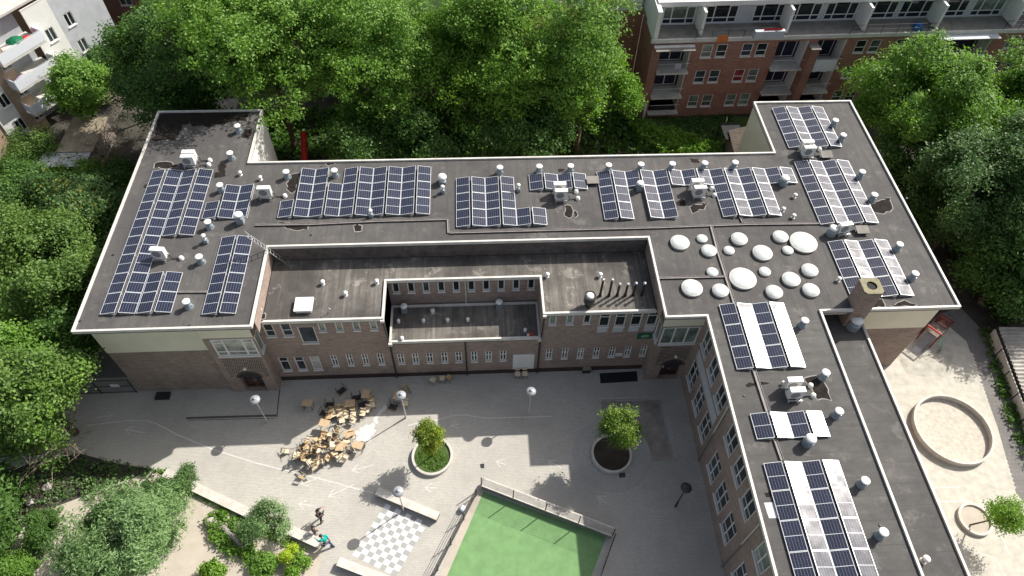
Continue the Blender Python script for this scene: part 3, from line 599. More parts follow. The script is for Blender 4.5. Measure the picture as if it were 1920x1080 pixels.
puddle(Z6([(930, 85), (1030, 80), (1010, 115), (940, 110)], 1100, 280, 4.8), rim=False); puddle(Z6([(920, 510), (1100, 480), (1050, 530), (950, 570)], 1100, 280, 4.8)); puddle(Z6([(800, 480), (870, 440), (900, 500), (830, 510)], 1100, 280, 4.8), rim=False)
puddle(Z6([(940, 800), (1010, 760), (1070, 750), (1090, 830), (1010, 860), (950, 850)], 1380, 170, 3.724))
puddle(Z6([(480, 635), (520, 575), (560, 580), (575, 630)], 1500, 400, 3.6)); puddle(Z6([(610, 622), (700, 590), (740, 605), (820, 620), (740, 628)], 1500, 400, 3.6))
puddle(Z6([(715, 580), (780, 555), (880, 570), (800, 590), (730, 600)], 1200, 560, 3.6), z=ZR-SLAB+.012, rim=False); puddle(Z6([(1120, 530), (1180, 525), (1260, 590), (1280, 680), (1200, 670), (1150, 600)], 1200, 560, 3.6), z=ZR-SLAB+.012)
puddle(Z6([(560, 430), (605, 420), (610, 480), (570, 460)], 1300, 820, 4.155), z=ZR-SLAB+.012, rim=False); puddle(Z6([(550, 510), (630, 505), (665, 630), (590, 632)], 1300, 820, 4.155), z=ZR-SLAB+.012, m='greyp', rim=False, wob=.02)
puddle(Z6([(45, 600), (90, 590), (100, 620), (50, 625)], 470, 430, 3.725), z=ZM-SLAB+.006, parent=RM_)
rd = random.Random(4)
for q in ((150, 602), (355, 611), (212, 478), (1466, 572), (583, 441), (1256, 457), (1700, 372), (905, 437), (1395, 742), (1570, 905), (1650, 985)):
    x, y = W(*q, ZR-SLAB); MB().cyl((x, y), .09, .07, ZR-SLAB+.003, ZR-SLAB+.05, 8).build('roof_drain', 'dark', RF)
# =================================================================== SOLAR PANELS
PW, PL, TILT = 1.0, 1.605, R(10)
def panel_proto(east):
    s = 1 if east else -1; g = thing('solar_panel', '', 'solar panel')
    T = Matrix.Translation((0, 0, .09)) @ Matrix.Rotation(TILT*s, 4, 'Y') @ Matrix.Translation((0 if east else -PW, 0, 0))
    if east: T = Matrix.Translation((0, 0, .09+PW*math.sin(TILT))) @ Matrix.Rotation(TILT, 4, 'Y')
    else: T = Matrix.Translation((0, 0, .09)) @ Matrix.Rotation(-TILT, 4, 'Y')
    mb = MB(); f = .03; h = .035
    for a, b, c, d in ((0, PW, 0, f), (0, PW, PL-f, PL), (0, f, f, PL-f), (PW-f, PW, f, PL-f)): mb.box(a, b, c, d, 0, h, T=T)
    mb.build('frame', 'frame', g)
    mb = MB(); mb.face([T @ Vector(p) for p in ((f, f, h-.006), (PW-f, f, h-.006), (PW-f, PL-f, h-.006), (f, PL-f, h-.006))], uv=[(0, 0), (1, 0), (1, 1), (0, 1)])
    mb.face([T @ Vector(p) for p in ((f, f, .004), (f, PL-f, .004), (PW-f, PL-f, .004), (PW-f, f, .004))]); mb.build('cell_glass', 'solar', g)
    mb = MB(); zt = .09+PW*math.sin(TILT)-.01; X = PW*math.cos(TILT); hi = .02 if east else X-.02; lo = X-.02 if east else .02
    for yy in (.02, PL-.03):
        a = [(lo, yy, 0.02), (hi, yy, 0.02), (hi, yy, zt), (lo, yy, .08)]; mb.face(a if east is False else a[::-1]); mb.face(a[::-1] if east is False else a)
    mb.box(min(hi, hi)-.012, hi+.012, .05, PL-.05, .02, .06)
    mb.build('support', 'frame', g)
    return g
PE, PWST = panel_proto(True), panel_proto(False); used = {True: False, False: False}
ORD = ['first', 'second', 'third', 'fourth', 'fifth', 'sixth', 'seventh', 'eighth', 'ninth', 'tenth', 'eleventh', 'twelfth', 'thirteenth', 'fourteenth']
CP, RP = 1.0745, 1.625
def array(px, py, cols, name, dz=0.1, cp=CP):
    ox, oy = W(px, py, ZR-SLAB+dz)
    for c, rows in enumerate(cols):
        east = c % 2 == 1
        for r in rows:
            x = ox+c*cp+(.065 if east else .0); y = oy+r*RP
            lab = f'solar panel {"facing east" if east else "facing west"}, {ORD[c]} column, {ORD[r]} row from the front, {name}'
            src = PE if east else PWST
            if not used[east]: used[east] = True; src.location = (x, y, ZR-SLAB); src['label'] = lab; src['group'] = 'roof solar panels'; KC[src.name] = [(k, []) for k in kids(src)]; o = src
            else: o = dup(src, (x, y, ZR-SLAB), 0.0, lab, 'roof solar panels')
R3, R4_ = range(3), range(4)
array(187, 590, [range(8), range(8), [0, 1, 4, 5, 6, 7], [0, 1, 4, 5, 6, 7]], 'long left edge array', cp=1.12)
array(378, 411, [[0], [0, 1], [0, 1]], 'small array by square vent')
array(378, 590, [R4_, R4_], 'narrow array beside ladder')
array(520, 408.5, [[0], R3, R3, range(2), R3, R3, R3, R3, R3, R3], 'ten column array')
array(855.6, 426, [R3, R3, R3, R3, [0], [0]], 'stepped middle array')
array(994, 357, [[0]]*4, 'short row of four')
array(1134, 412, [R3, R3, [2], R3, R3, [2], [2], [2], R3, R3, R3, R3, [2], [2]], 'long notched array')
array(1479, 277.4, [R3]*4, 'far corner array'); array(1538.5, 421, [R4_]*4, 'sixteen panel array')
oJ = W(1715, 554, ZR)
array(1715-107, 554+2, [R3]*4, 'array behind chimney') if False else None
def array_w(ox, oy, cols, name):
    for c, rows in enumerate(cols):
        east = c % 2 == 1
        for r in rows: dup(PE if east else PWST, (ox+c*CP+(.065 if east else 0), oy+r*RP, ZR-SLAB), 0.0, f'solar panel {"facing east" if east else "facing west"}, {ORD[c]} column, {ORD[r]} row from the front, {name}', 'roof solar panels')
array_w(oJ[0]-4*CP, oJ[1], [R3]*4, 'array behind chimney')
array(1382, 693, [R3]*4, 'array below skylight domes'); array(1419.4, 824, [[0]]*4, 'single row on right wing')
mx, my = W(1432, 867, ZR+.05); array_w(mx, my-5*RP, [range(5)]*4, 'nearest right wing array')
# =================================================================== ROOF EQUIPMENT
def vent_proto(kind):
    if kind == 'round':
        g = thing('roof_vent', '', 'roof vent'); mb = MB(); mb.lathe((0, 0, 0), [(.36, 0), (.34, .1), (.25, .3), (.25, .72)], 18); mb.box(.2, .34, -.07, .07, .12, .3); mb.build('shaft', 'zinc', g)
        mb = MB(); mb.lathe((0, 0, .72), [(.2, 0), (.31, .02), (.32, .07), (.29, .1), (0, .12)], 18); mb.build('cap', 'capw', g)
        mb = MB(); mb.lathe((0, 0, 0.004), [(.5, 0), (.42, .02), (.33, .03)], 18); mb.build('base_flashing', 'roof', g)
    elif kind == 'hex':
        g = thing('roof_fan', '', 'roof fan'); mb = MB(); mb.lathe((0, 0, 0), [(.42, 0), (.42, .5), (.34, .55), (.34, .75)], 8, sm=False); mb.box(.3, .45, -.1, .1, .3, .4); mb.build('housing', 'zinc', g)
        mb = MB(); mb.lathe((0, 0, .75), [(.3, 0), (.4, .04), (.4, .12), (.3, .22), (0, .26)], 16); mb.build('cap', 'capw', g)
    elif kind == 'square':
        g = thing('square_vent', '', 'roof vent'); mb = MB(); mb.box(-.27, .27, -.27, .27, 0, .62); mb.cyl((0, 0), .2, .2, .62, .8, 14); mb.build('housing', 'zinc', g)
        mb = MB(); mb.lathe((0, 0, .8), [(.2, 0), (.34, .02), (.34, .1), (.28, .17), (0, .19)], 16); mb.build('cap', 'capw', g)
    elif kind == 'dome':
        g = thing('domed_vent', '', 'roof vent'); mb = MB(); mb.box(-.33, .33, -.33, .33, 0, .3); mb.build('base', 'zinc', g)
        mb = MB(); mb.lathe((0, 0, .3), [(.3, 0), (.3, .3), (.42, .32), (.42, .45), (.34, .58), (0, .66)], 20); mb.build('cap', 'capw', g)
    elif kind == 'post':
        g = thing('vent_post', '', 'roof vent'); mb = MB(); mb.box(-.17, .17, -.17, .17, 0, .4); mb.build('base', 'zinc', g)
        mb = MB(); mb.lathe((0, 0, .4), [(.1, 0), (.1, .35), (.19, .36), (.19, .44), (0, .48)], 12); mb.build('cap', 'capw', g)
    elif kind == 'small':
        g = thing('pipe_vent', '', 'roof vent'); mb = MB(); mb.lathe((0, 0, 0), [(.16, 0), (.1, .03), (.1, .25)], 12); mb.build('shaft', 'trim', g)
        mb = MB(); mb.lathe((0, 0, .25), [(.1, 0), (.17, .01), (.17, .09), (0, .13)], 12); mb.build('cap', 'capw', g)
    return g
HV = dict(round=.82, hex=.95, square=.95, dome=.9, post=.85, small=.36); protos = {}
def vent(kind, px, py, label, z=ZR-SLAB, s=1.0, rz=0.0, group=None):
    s *= .8
    x, y = W(px, py, z+HV[kind]*s); g = group or {'round': 'round roof vents with flat white caps', 'small': 'small white pipe vents', 'hex': 'roof fans', 'square': 'square roof vents', 'dome': 'domed vents', 'post': 'vent posts'}[kind]
    if kind not in protos: protos[kind] = p = vent_proto(kind); p.location = (x, y, z); p.rotation_euler = (0, 0, rz); p['label'] = label; p['group'] = g; p.scale = (s, s, s); KC[p.name] = [(k, []) for k in kids(p)]
    else: o = dup(protos[kind], (x, y, z), rz, label, g); o.scale = (s, s, s)
RV = [(444, 235, 'in the tree shade at the left rear roof corner'), (430, 286, 'right of the twin air conditioners on the left wing'), (535.5, 321, 'left of the ten column panel array'), (626, 318.5, 'at the gap in the ten column panel array'),
 (411, 346, 'left of the small three column panel array'), (388.4, 415, 'between two panel arrays on the left wing'), (372, 480.5, 'right of the lone air conditioner on the left wing'), (348, 564.5, 'beside the front left panels near the roof front'),
 (937, 313, 'behind the stepped middle array'), (1011, 311, 'behind the first panel of the short row of four'), (1070, 310, 'behind the last panel of the short row of four'), (1141.5, 308.5, 'behind the left end of the long notched array'), (1202, 307, 'second behind the long notched array'),
 (1261, 306, 'third behind the long notched array'), (1322, 304.6, 'fourth behind the long notched array'), (1379, 303.5, 'last one behind the long notched array'), (1567.4, 224.5, 'beside the far corner array'), (1582, 252, 'in tree shade beside the far corner array'),
 (1617.6, 321, 'upper one right of the sixteen panel array'), (1640.5, 364, 'lower one right of the sixteen panel array, by a puddle'), (1688, 457, 'upper one right of the array behind the chimney'), (1717, 511.7, 'lower one right of the array behind the chimney'),
 (1510, 600, 'right of the white gleaming panels on the right wing'), (1549.5, 697.5, 'in the puddle on the right wing'), (1574.5, 770, 'right of the single panel row on the right wing'), (1623.5, 900.5, 'upper one beside the nearest panel array'), (1658, 997, 'lower one beside the nearest panel array')]
for i, (a, b, l) in enumerate(RV): vent('round', a, b, ('white capped vent '+l), rz=random.uniform(-.4, .4))
vent('hex', 1565, 426, 'grey hexagonal roof fan left of the lone air conditioner by the domes', rz=.3); vent('hex', 1522, 821, 'grey hexagonal roof fan in front of the single panel row', rz=.2)
vent('hex', 1609, 598, 'large hexagonal roof fan on the lower annex roof beneath the chimney', z=ZA-SLAB, s=1.3, rz=.1); vent('hex', 1473.5, 332, 'grey roof fan at the right end of the long notched array', rz=.5)
vent('square', 445.5, 401, 'tall square vent with white cap near the ladder top', s=1.15); vent('square', 1201, 342, 'square vent in the notch of the long array', rz=.1)
vent('dome', 828.5, 329, 'large white domed vent right of the ten column array')
vent('post', 829.5, 349, 'small vent post just in front of the white domed vent'); vent('post', 694, 394, 'small vent post overlapping the front of the ten column array', z=ZR-SLAB); vent('post', 972, 346, 'small vent post right of the stepped middle array'); vent('post', 380, 441, 'slim vent post between the left wing panel arrays', s=1.1)
for a, b, l in ((449, 322, 'left wing near the inner roof corner'), (487, 331, 'behind the single air conditioner with feet'), (1492, 364, 'highest of three by the sixteen panel array'), (1470, 390, 'leftmost of three by the notched array'), (1489.6, 402.5, 'lowest of three by the sixteen panel array'), (1575, 521, 'left of the array behind the chimney')): vent('small', a, b, 'small white pipe vent '+l, s=1.1)
for a, b, l in ((604, 527, 'centre of the sunken left roof'), (705.7, 525.5, 'right end of the sunken left roof'), (647, 548, 'in front on the sunken left roof'), (486.6, 579, 'at the left corner of the sunken roof'), (1026.4, 513, 'left on the sunken right roof'), (1126, 513, 'behind the black flues')): vent('small', a, b, 'small white pipe vent '+l, z=ZM-SLAB, s=1.15)
vent('small', 1738.5, 1047, 'white capped pipe vent on the annex roof near the bottom', z=ZA-SLAB, s=1.5)
vent('square', 756.7, 573, 'grey square vent on the shaded lowest roof, left', z=ZL-SLAB, s=.95); vent('square', 936, 565, 'grey square vent on the shaded lowest roof, right', z=ZL-SLAB, s=.95)
for a, b, l in ((746.5, 600, 'far left'), (793.5, 599, 'second from left'), (839, 598, 'middle'), (877, 597, 'second from right'), (985, 617, 'far right')): vent('small', a, b, f'low round grey vent in the shaded lowest roof row, {l}', z=ZL-SLAB, s=.95, group='low vents in the lowest roof')
vent('small', 811, 581, 'dark little vent behind the row on the lowest roof', z=ZL-SLAB, s=1.2); vent('small', 753, 633, 'vent in a puddle at the sunny left end of the lowest roof', z=ZL-SLAB, s=1.1)
# air conditioners
def ac_proto():
    g = thing('air_conditioner', '', 'air conditioner'); mb = MB(); z0, z1 = .32, 1.22; mb.box(-.52, .52, -.2, .2, z0, z1); mb.box(-.5, .5, -.215, -.2, z0+.03, z1-.03); mb.build('casing', 'acw', g)
    mb = MB()
    n = 20
    for k in range(n):
        a, b = 2*math.pi*k/n, 2*math.pi*(k+1)/n; P = lambda r, t, y: (-.1+r*math.cos(t), y, .77+r*math.sin(t))
        mb.face([P(.33, a, -.222), P(.33, b, -.222), P(.0, b, -.222), P(0, a, -.222)][:3] if False else [P(.33, a, -.222), P(.33, b, -.222), P(.06, b, -.222), P(.06, a, -.222)])
    mb.face([(-.1+.06*math.cos(2*math.pi*k/n), -.223, .77+.06*math.sin(2*math.pi*k/n)) for k in range(n)][::1]); mb.build('fan_grille', 'acg', g)
    mb = MB()
    for sx in (-.42, .42):
        mb.box(sx-.03, sx+.03, -.42, .42, .22, .28)
        for sy in (-.36, .36): mb.box(sx-.025, sx+.025, sy-.025, sy+.025, 0.0, .22)
    mb.box(-.5, .5, -.39, -.33, .28, .32); mb.box(-.5, .5, .33, .39, .28, .32); mb.build('stand', 'alu', g)
    mb = MB(); mb.tube([(.52, .05, .5), (.68, .05, .45), (.72, .05, .1), (1.35, .1, .07)], .045, 6); mb.build('pipe', 'dark', g)
    mb = MB(); mb.lathe((1.45, .1, 0), [(.2, 0), (.17, .2), (.1, .27), (0, .28)], 10); mb.build('pipe_outlet', 'capw', g)
    return g
ACP = None
def ac(px, py, label, rz=0.0):
    global ACP
    x, y = W(px, py, ZR-SLAB+1.22*.88)
    if ACP is None: ACP = ac_proto(); ACP.location = (x, y, ZR-SLAB); ACP.rotation_euler = (0, 0, rz); ACP.scale = (.88,)*3; ACP['label'] = label; ACP['group'] = 'rooftop air conditioners'; KC[ACP.name] = [(k, []) for k in kids(ACP)]
    else: dup(ACP, (x, y, ZR-SLAB), rz, label, 'rooftop air conditioners')
for a, b, l, r_ in ((352, 283.5, 'rear white air conditioner of the pair on the left wing', 0), (349.5, 292, 'front white air conditioner of the pair on the left wing', 0), (493.4, 351, 'single white air conditioner right of the small panel array', 0), (293, 466, 'white air conditioner standing beside the long left array', -.1),
  (1050, 289+54, 'rear unit of the pair in front of the short panel row', 0), (1053, 356, 'front unit of the pair in front of the short panel row', 0), (1309, 337, 'rear unit of the pair inside the long notched array', 0), (1314, 350, 'front unit of the pair inside the long notched array', 0),
  (1516, 264, 'rear unit of the pair before the far corner array', 0), (1520, 275, 'front unit of the pair before the far corner array', 0), (1588, 419, 'lone unit behind the grey hexagonal fan by the domes', .15), (1492, 711, 'rear unit of the pair on the right wing', 0), (1497, 730, 'front unit of the pair on the right wing', 0)): ac(a, b, l, r_)
# skylight domes
DM = {}
def dome(px, py, wpx, label):
    d = wpx*0.00765; x, y = W(px, py, ZR+.12)
    g = thing('skylight_dome', label, 'skylight', (x, y, ZR-SLAB), 0, 'round skylight domes on the roof'); g.scale = (d, d, min(d, 1.1))
    if not DM:
        mb = MB(); mb.lathe((0, 0, 0), [(.48, 0), (.45, .12), (.51, .12), (.51, .16), (.46, .175)], 32); DM['k'] = mb.build('upstand', 'trim', g)
        mb = MB(); mb.lathe((0, 0, .16), [(.47, 0), (.42, .045), (.33, .085), (.2, .115), (.08, .127), (0, .13)], 32); DM['d'] = mb.build('dome', 'dome', g)
    else:
        for k in ('k', 'd'): c = DM[k].copy(); COL.objects.link(c); c.parent = g
DD = [(272, 258, 172, 'leftmost large'), (478, 218, 98, 'small top left'), (540, 332, 138, 'medium beside the cable tray'), (819, 225, 150, 'medium top centre'), (727, 327, 98, 'small right of the cable tray'), (1033, 353, 176, 'large central'), (1200, 203, 142, 'medium left of the biggest top'), (1270, 325, 98, 'small tucked below the biggest top'), (1411, 257, 246, 'biggest top right'),
 (1470, 513, 145, 'medium right hand'), (1298, 597, 158, 'medium right centre'), (1480, 697, 145, 'lowest right'), (1142, 714, 145, 'lowest centre'), (1057, 522, 103, 'small right of the biggest bottom'), (851, 590, 235, 'biggest bottom centre'), (646, 700, 142, 'medium bottom with a side valve'), (383, 677, 182, 'large bottom left'), (573, 526, 102, 'small left of the tray junction')]
for x, y, w_, l in DD: dome(1220+x/4.908, 400+y/4.908, w_, l+' round milky skylight dome')
# roof boards next to units
for k, (a, b, l) in enumerate(((1550.5, 288, 'grey ballast board right of the far corner air conditioners'), (1618, 429, 'grey ballast board right of the lone air conditioner'), (1112, 336, 'grey ballast board left of the long notched array'))):
    x, y = W(a, b, ZR+.2); g = thing('ballast_board', l, 'board', (x, y, ZR-SLAB), 0, 'grey boards on the roof'); mb = MB(); T = Matrix.Translation((0, 0, .25)) @ Matrix.Rotation(.12, 4, 'X'); mb.box(-.45, .45, -.35, .35, 0, .05, T=T); mb.build('board', 'concd', g); MB().box(-.35, .35, -.2, .2, 0, .27).build('block', 'dark', g)
# square roof hatch on the sunken roof
c = [W(556, 556, ZM+.3), W(584.6, 555.6, ZM+.3), W(582, 581, ZM+.3), W(552.4, 581, ZM+.3)]; hx = sum(p[0] for p in c)/4; hy = sum(p[1] for p in c)/4
g = thing('roof_hatch', 'square white roof hatch on the sunken left roof', 'roof hatch', (hx, hy, ZM-SLAB)); MB().box(-.52, .52, -.5, .5, 0, .25).build('upstand', 'trim', g); mb = MB(); mb.box(-.6, .6, -.57, .57, .26, .34); mb.lathe((0, 0, .34), [(.55, 0), (.3, .05), (0, .06)], 4, sm=False); mb.build('lid', 'capw', g)
# flues
for i, (a, b) in enumerate(((1125, 555), (1141.5, 555), (1157, 554.5), (1172, 554.5), (1187, 553), (1203, 553))):
    x, y = W(a, b, ZM-SLAB); h = 1.75 if i < 2 else 1.25
    g = thing('flue_pipe', f'{ORD[i]} thin black flue pipe from the left in the row of six', 'flue', (x, y, ZM-SLAB), 0, 'row of six black flues')
    MB().cyl((0, 0), .12, .10, 0, .25, 10).cyl((0, 0), .085, .085, .25, h, 10).build('pipe', 'dark', g); mb = MB(); mb.lathe((0, 0, h), [(.07, 0), (.12, .02), (.11, .1), (0, .13)], 10); mb.build('cap', 'alu', g)
x, y = W(1103, 573, ZM-SLAB); g = thing('flue_drum', 'fat black flue drum with round grey cap left of the thin flues', 'flue', (x, y, ZM-SLAB))
MB().cyl((0, 0), .2, .2, 0, .5, 16).cyl((0, 0), .38, .38, .5, 1.05, 20).build('drum', 'dark', g); mb = MB(); mb.lathe((0, 0, 1.05), [(.42, .0), (.42, .08), (.36, .08), (.36, .0)], 20, mi=0); mb.build('rim', 'dark', g); mb = MB(); mb.lathe((0, 0, 1.06), [(.27, 0), (.27, .1), (.1, .16), (0, .16)], 16); mb.build('cap', 'capw', g)
x, y = W(614, 583, ZM-SLAB+.3); g = tag(MB().tube([(x, y, ZM-SLAB), (x, y, ZM+.35), (x+.1, y, ZM+.5), (x+.25, y-.05, ZM+.42)], .04, 6).build('vent_hook', 'alu'), 'thin bent metal pipe near the front of the sunken left roof', 'pipe')
x, y = W(996, 627, ZL); g = thing('warning_box', 'small red and white box in the corner of the lowest roof', 'box', (x, y, ZL-SLAB)); MB().box(-.12, .12, -.1, .1, 0, .2).build('body', 'red', g); MB().box(-.3, -.14, -.08, .08, 0, .12).build('plate', 'white', g)
# cable trays
def tray(pts, label, z=ZR-SLAB, wd=.16, m='trim'):
    g = thing('cable_tray', label, 'cable tray', (0, 0, 0), 0, 'cable trays on the roof'); P = [Vector(W(*q, z+.1)) for q in pts]
    for i in range(len(P)-1):
        a, b = P[i], P[i+1]; L = (b-a).length; T = Matrix.Translation((a.x, a.y, z)) @ Matrix.Rotation(math.atan2(b.y-a.y, b.x-a.x), 4, 'Z'); mb = MB()
        mb.box(0, L, -wd/2, -wd/2+.025, .06, .12, T=T); mb.box(0, L, wd/2-.025, wd/2, .06, .12, T=T); mb.box(.001, L-.001, -wd/2+.025, wd/2-.025, .06, .075, T=T)
        for k in range(int(L/1.9)+1): mb.box(k*1.9+.1, k*1.9+.28, -wd*.75, wd*.75, 0, .058, mi=1, T=T)
        mb.build('tray', [M['traym'], M['dark']], g)
tray([(478, 421.5), (584, 420), (700, 414.5), (840, 410.6), (841, 436)], 'cable tray in front of the ten column array'); tray([(843, 436), (1000, 432), (1240, 426), (1400, 420), (1536, 418.5)], 'long cable tray behind the sunken roof and domes')
tray([(1334, 424), (1346, 470), (1362.6, 522), (1377, 568)], 'cable tray running between the skylight domes', wd=.2); tray([(1234, 521), (1360, 518)], 'short cable tray left of the biggest bottom dome'); tray([(1414, 693), (1439, 771)], 'cable tray left of the right wing air conditioners', wd=.22); tray([(1453, 823), (1467, 863)], 'short cable tray behind the nearest array', wd=.2); tray([(1388.5, 407), (1394, 419)], 'tiny cable tray stub under the notched array'); tray([(328, 546.7), (388, 546.5)], 'cable tray between the two front left arrays')
# ladder lying over the roof edge
a = Vector((*W(459, 438, 11.3), 11.3)); b = Vector((*W(535, 490, ZM-SLAB), ZM-SLAB)); d = (b-a); s_ = Vector((-d.y, d.x, 0)).normalized()*.21
g = thing('ladder', 'white aluminium ladder leaning over the inner roof corner', 'ladder'); mb = MB()
for k in (-1, 1): mb.tube([a+s_*k, b+s_*k], .03, 5)
mb.build('rail', 'alu', g); n = 13
for k in range(1, n): p = a+d*k/n; MB().tube([p-s_, p+s_], .022, 5).build('rung', 'alu', g)
# =================================================================== YARD
def lamp(px, py, h, label, dark=False, headpx=None):
    if headpx: x, y = W(*headpx, h)
    else: x, y = W(px, py)
    g = thing('yard_lamp', label, 'lamp post', (x, y, 0), 0, 'globe lamps in the schoolyard')
    MB().cyl((0, 0), .07, .06, 0.0, .9, 10).cyl((0, 0), .045, .035, .9, h-.2, 8).build('post', 'concrete' if not dark else 'dark', g)
    mb = MB(); mb.lathe((0, 0, h-.25), [(.08, 0), (.2, .06), (.34, .2), (.36, .3), (.3, .38), (.1, .44), (0, .45)], 20); mb.build('lamp_hood', 'lampd' if dark else 'lamp', g)
    if not dark: mb = MB(); mb.lathe((0, 0, h+.2), [(.11, 0), (.1, .05), (0, .06)], 12); mb.build('finial', 'zinc', g)
lamp(992, 776, 3.3, 'globe lamp in the shade right of the first planter'); lamp(761, 783, 3.3, 'globe lamp at the edge of the shade beside the desks'); lamp(757, 957, 3.3, 'globe lamp behind the chess board bench')
lamp(0, 0, 3.3, 'globe lamp in the shade before the arched door', headpx=(478, 750)); lamp(0, 0, 3.3, 'dark hooded lamp near the right wing wall', True, headpx=(1286.5, 915))
def slabbench(p0, p1, wd, h, label, name='concrete_bench', m='concrete'):
    a, b = Vector(p0), Vector(p1); L = (b-a).length; T = Matrix.Translation((a.x, a.y, 0)) @ Matrix.Rotation(math.atan2(b.y-a.y, b.x-a.x), 4, 'Z'); g = thing(name, label, 'wall' if 'wall' in name else 'bench')
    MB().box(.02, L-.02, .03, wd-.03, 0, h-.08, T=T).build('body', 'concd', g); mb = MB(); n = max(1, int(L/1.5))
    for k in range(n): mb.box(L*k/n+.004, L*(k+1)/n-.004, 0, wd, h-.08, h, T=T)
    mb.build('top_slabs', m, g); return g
slabbench(W(703, 927, .5), W(818, 975, .5), .55, .5, 'long concrete bench behind the chess board, half in tree shadow'); slabbench(W(630, 1060, .5), W(760, 1110, .5), .55, .5, 'concrete bench at the near side of the chess board')
slabbench(W(302, 893, .35), W(472, 975, .35), .62, .35, 'low sunlit concrete garden wall left of the yard', 'garden_wall'); slabbench(W(535, 1000, .45), W(594, 1027, .45), .62, .45, 'short low wall end beside the two walkers', 'garden_wall'); slabbench(W(472.5, 975.5, .35), W(530, 997, .35), .62, .35, 'middle stretch of garden wall behind the leafy shrub', 'garden_wall')
# chess board
P00, P10, P01 = Vector(W(724, 944)), Vector(W(802, 981)), Vector(W(661, 1041)); ex, ey = (P10-P00)/8, (P01-P00)/11
ex = Vector((ex.x, ex.y)); ey = ey*1.0
for mi, nm, lb in ((0, 'sqw', 0), (1, 'sqd', 0)):
    mb = MB()
    for i in range(8):
        for j in range(11):
            if (i+j) % 2 == mi:
                q = [P00+ex*i+ey*j, P00+ex*(i+1)+ey*j, P00+ex*(i+1)+ey*(j+1), P00+ex*i+ey*(j+1)]; mb.face([(*p, .012) for p in q[::-1]])
    if mi == 0: cb = thing('chess_board', 'giant painted chess board on the yard floor between two benches', 'chess board')
    mb.build('white_squares' if mi == 0 else 'grey_squares', nm, cb)
# ball court
cA, cB, cC, cD = W(905, 922), W(1137, 1006), W(1100, 1130), W(800, 1140)
sheet('ball_court', [cA, cB, W(1090, 1130), W(812, 1140)], .012, 'court')
sheet('court_kerb', [W(893, 915), W(907, 921), W(812, 1140), W(798, 1140)], .016, 'sandg'); sheet('court_kerb', [W(1137, 1006), W(1150, 1009), W(1104, 1130), W(1090, 1130)], .016, 'pave')
cw0, cw1 = W(902, 911, .55), W(1148, 1006, .55)
slabbench(cw0, cw1, .62, .55, 'pale concrete wall along the far end of the green ball court', 'court_wall')
def railfence(p0, p1, n, h, z0, label, nr=8, r=.02, rp=.035):
    a, b = Vector(p0), Vector(p1); g = thing('rail_fence', label, 'fence'); 
    for i in range(n+1): p = a.lerp(b, i/n); MB().tube([(p.x, p.y, z0-.02 if z0 else 0), (p.x, p.y, z0+h)], rp, 6).build('post', 'dark', g)
    for k in range(nr): z = z0+h*(k+1)/nr-.04; MB().tube([(a.x, a.y, z), (b.x, b.y, z)], r, 4).build('rail', 'dark', g)
d = (Vector(cw1)-Vector(cw0)); nn = Vector((-d.y, d.x)).normalized()
railfence(Vector(cw0)+nn*.06, Vector(cw1)+nn*.06, 4, 1.25, .55, 'thin wire rail fence on top of the court wall', 8, .012)
railfence(W(893, 930), W(795, 1120), 4, 1.3, 0, 'wire rail fence along the left side of the ball court', 5)
railfence(W(1150, 1012), W(1112, 1120), 2, 1.2, 0, 'wire rail fence along the shaded side of the ball court', 4)
MB_ = MB(); x, y = W(868, 956); tag(MB().lathe((x, y, 0), [(.05, 0), (.2, .1), (.22, .3), (.1, .36), (0, .3)], 8).build('plastic_bag', 'cloth'), 'crumpled pale blue plastic bag on the court fence', 'bag')
# bed fence
def lowfence(p0, p1, label, h=.8):
    a, b = Vector(p0), Vector(p1); g = thing('low_fence', label, 'fence'); n = 4
    for i in range(n+1): p = a.lerp(b, i/n); MB().tube([(p.x, p.y, 0), (p.x, p.y, h)], .025, 6).build('post', 'alu', g)
    for z in (.4, h): MB().tube([(a.x, a.y, z), (b.x, b.y, z)], .022, 5).build('rail', 'alu', g)
lowfence(W(1122, 757), W(1236, 754), 'low metal rail behind the second planter'); lowfence(W(1240, 757), W(1264, 864), 'low metal rail right of the second planter')
# gate at left
g = thing('mesh_gate', 'dark mesh gate closing the passage beside the left wing', 'gate'); mb = MB()
for i in range(3): x = -30.2+i*2.5; MB().tube([(x, 26.1, 0), (x, 26.1, 1.85)], .04, 6).build('post', 'dark', g)
for z in (.1, .95, 1.8): mb.tube([(-30.2, 26.1, z), (-25.2, 26.1, z)], .03, 5)
for k in range(50): mb.tube([(-30.2+k*.1, 26.1, .1), (-30.2+k*.1, 26.1, 1.8)], .008, 3)
mb.build('mesh_panel', 'dark', g); MB().box(-26.6, -26.0, 26.02, 26.06, 1.0, 1.35).build('notice', 'white', g)
# mat well, grids, hoop and details
sheet('light_well', [W(1124, 700), W(1194, 696), W(1196, 715), W(1126, 719)], .0085, 'black'); sheet('drain_grate', [W(900, 870), W(908, 869), W(908, 878), W(901, 878)], .01, 'dark'); sheet('drain_grate', [W(1160, 887), W(1172, 886), W(1173, 895), W(1161, 896)], .011, 'dark')
MB1 = MB(); a = W(297, 739); tag(MB().box(-.5, .5, -.3, .3, 0, .16, T=Matrix.Translation((a[0]+.4, a[1]-.2, 0))).build('cellar_grate', 'dark'), 'dark framed cellar grate by the left wing wall', 'grate')
sg2 = thing('parking_sign', 'small white hexagonal notice board on a post by the shaded red entrance', 'sign', (*W(1231, 700), 0)); MB().tube([(0, 0, 0), (0, 0, 2.1)], .03, 6).build('post', 'alu', sg2)
mb = MB(); T = Matrix.Rotation(-.9, 4, 'Z'); 
for z in (1.2,): mb.box(-.35, .35, -.03, .02, 1.25, 2.15, T=T)
mb.build('board', 'cloth', sg2)
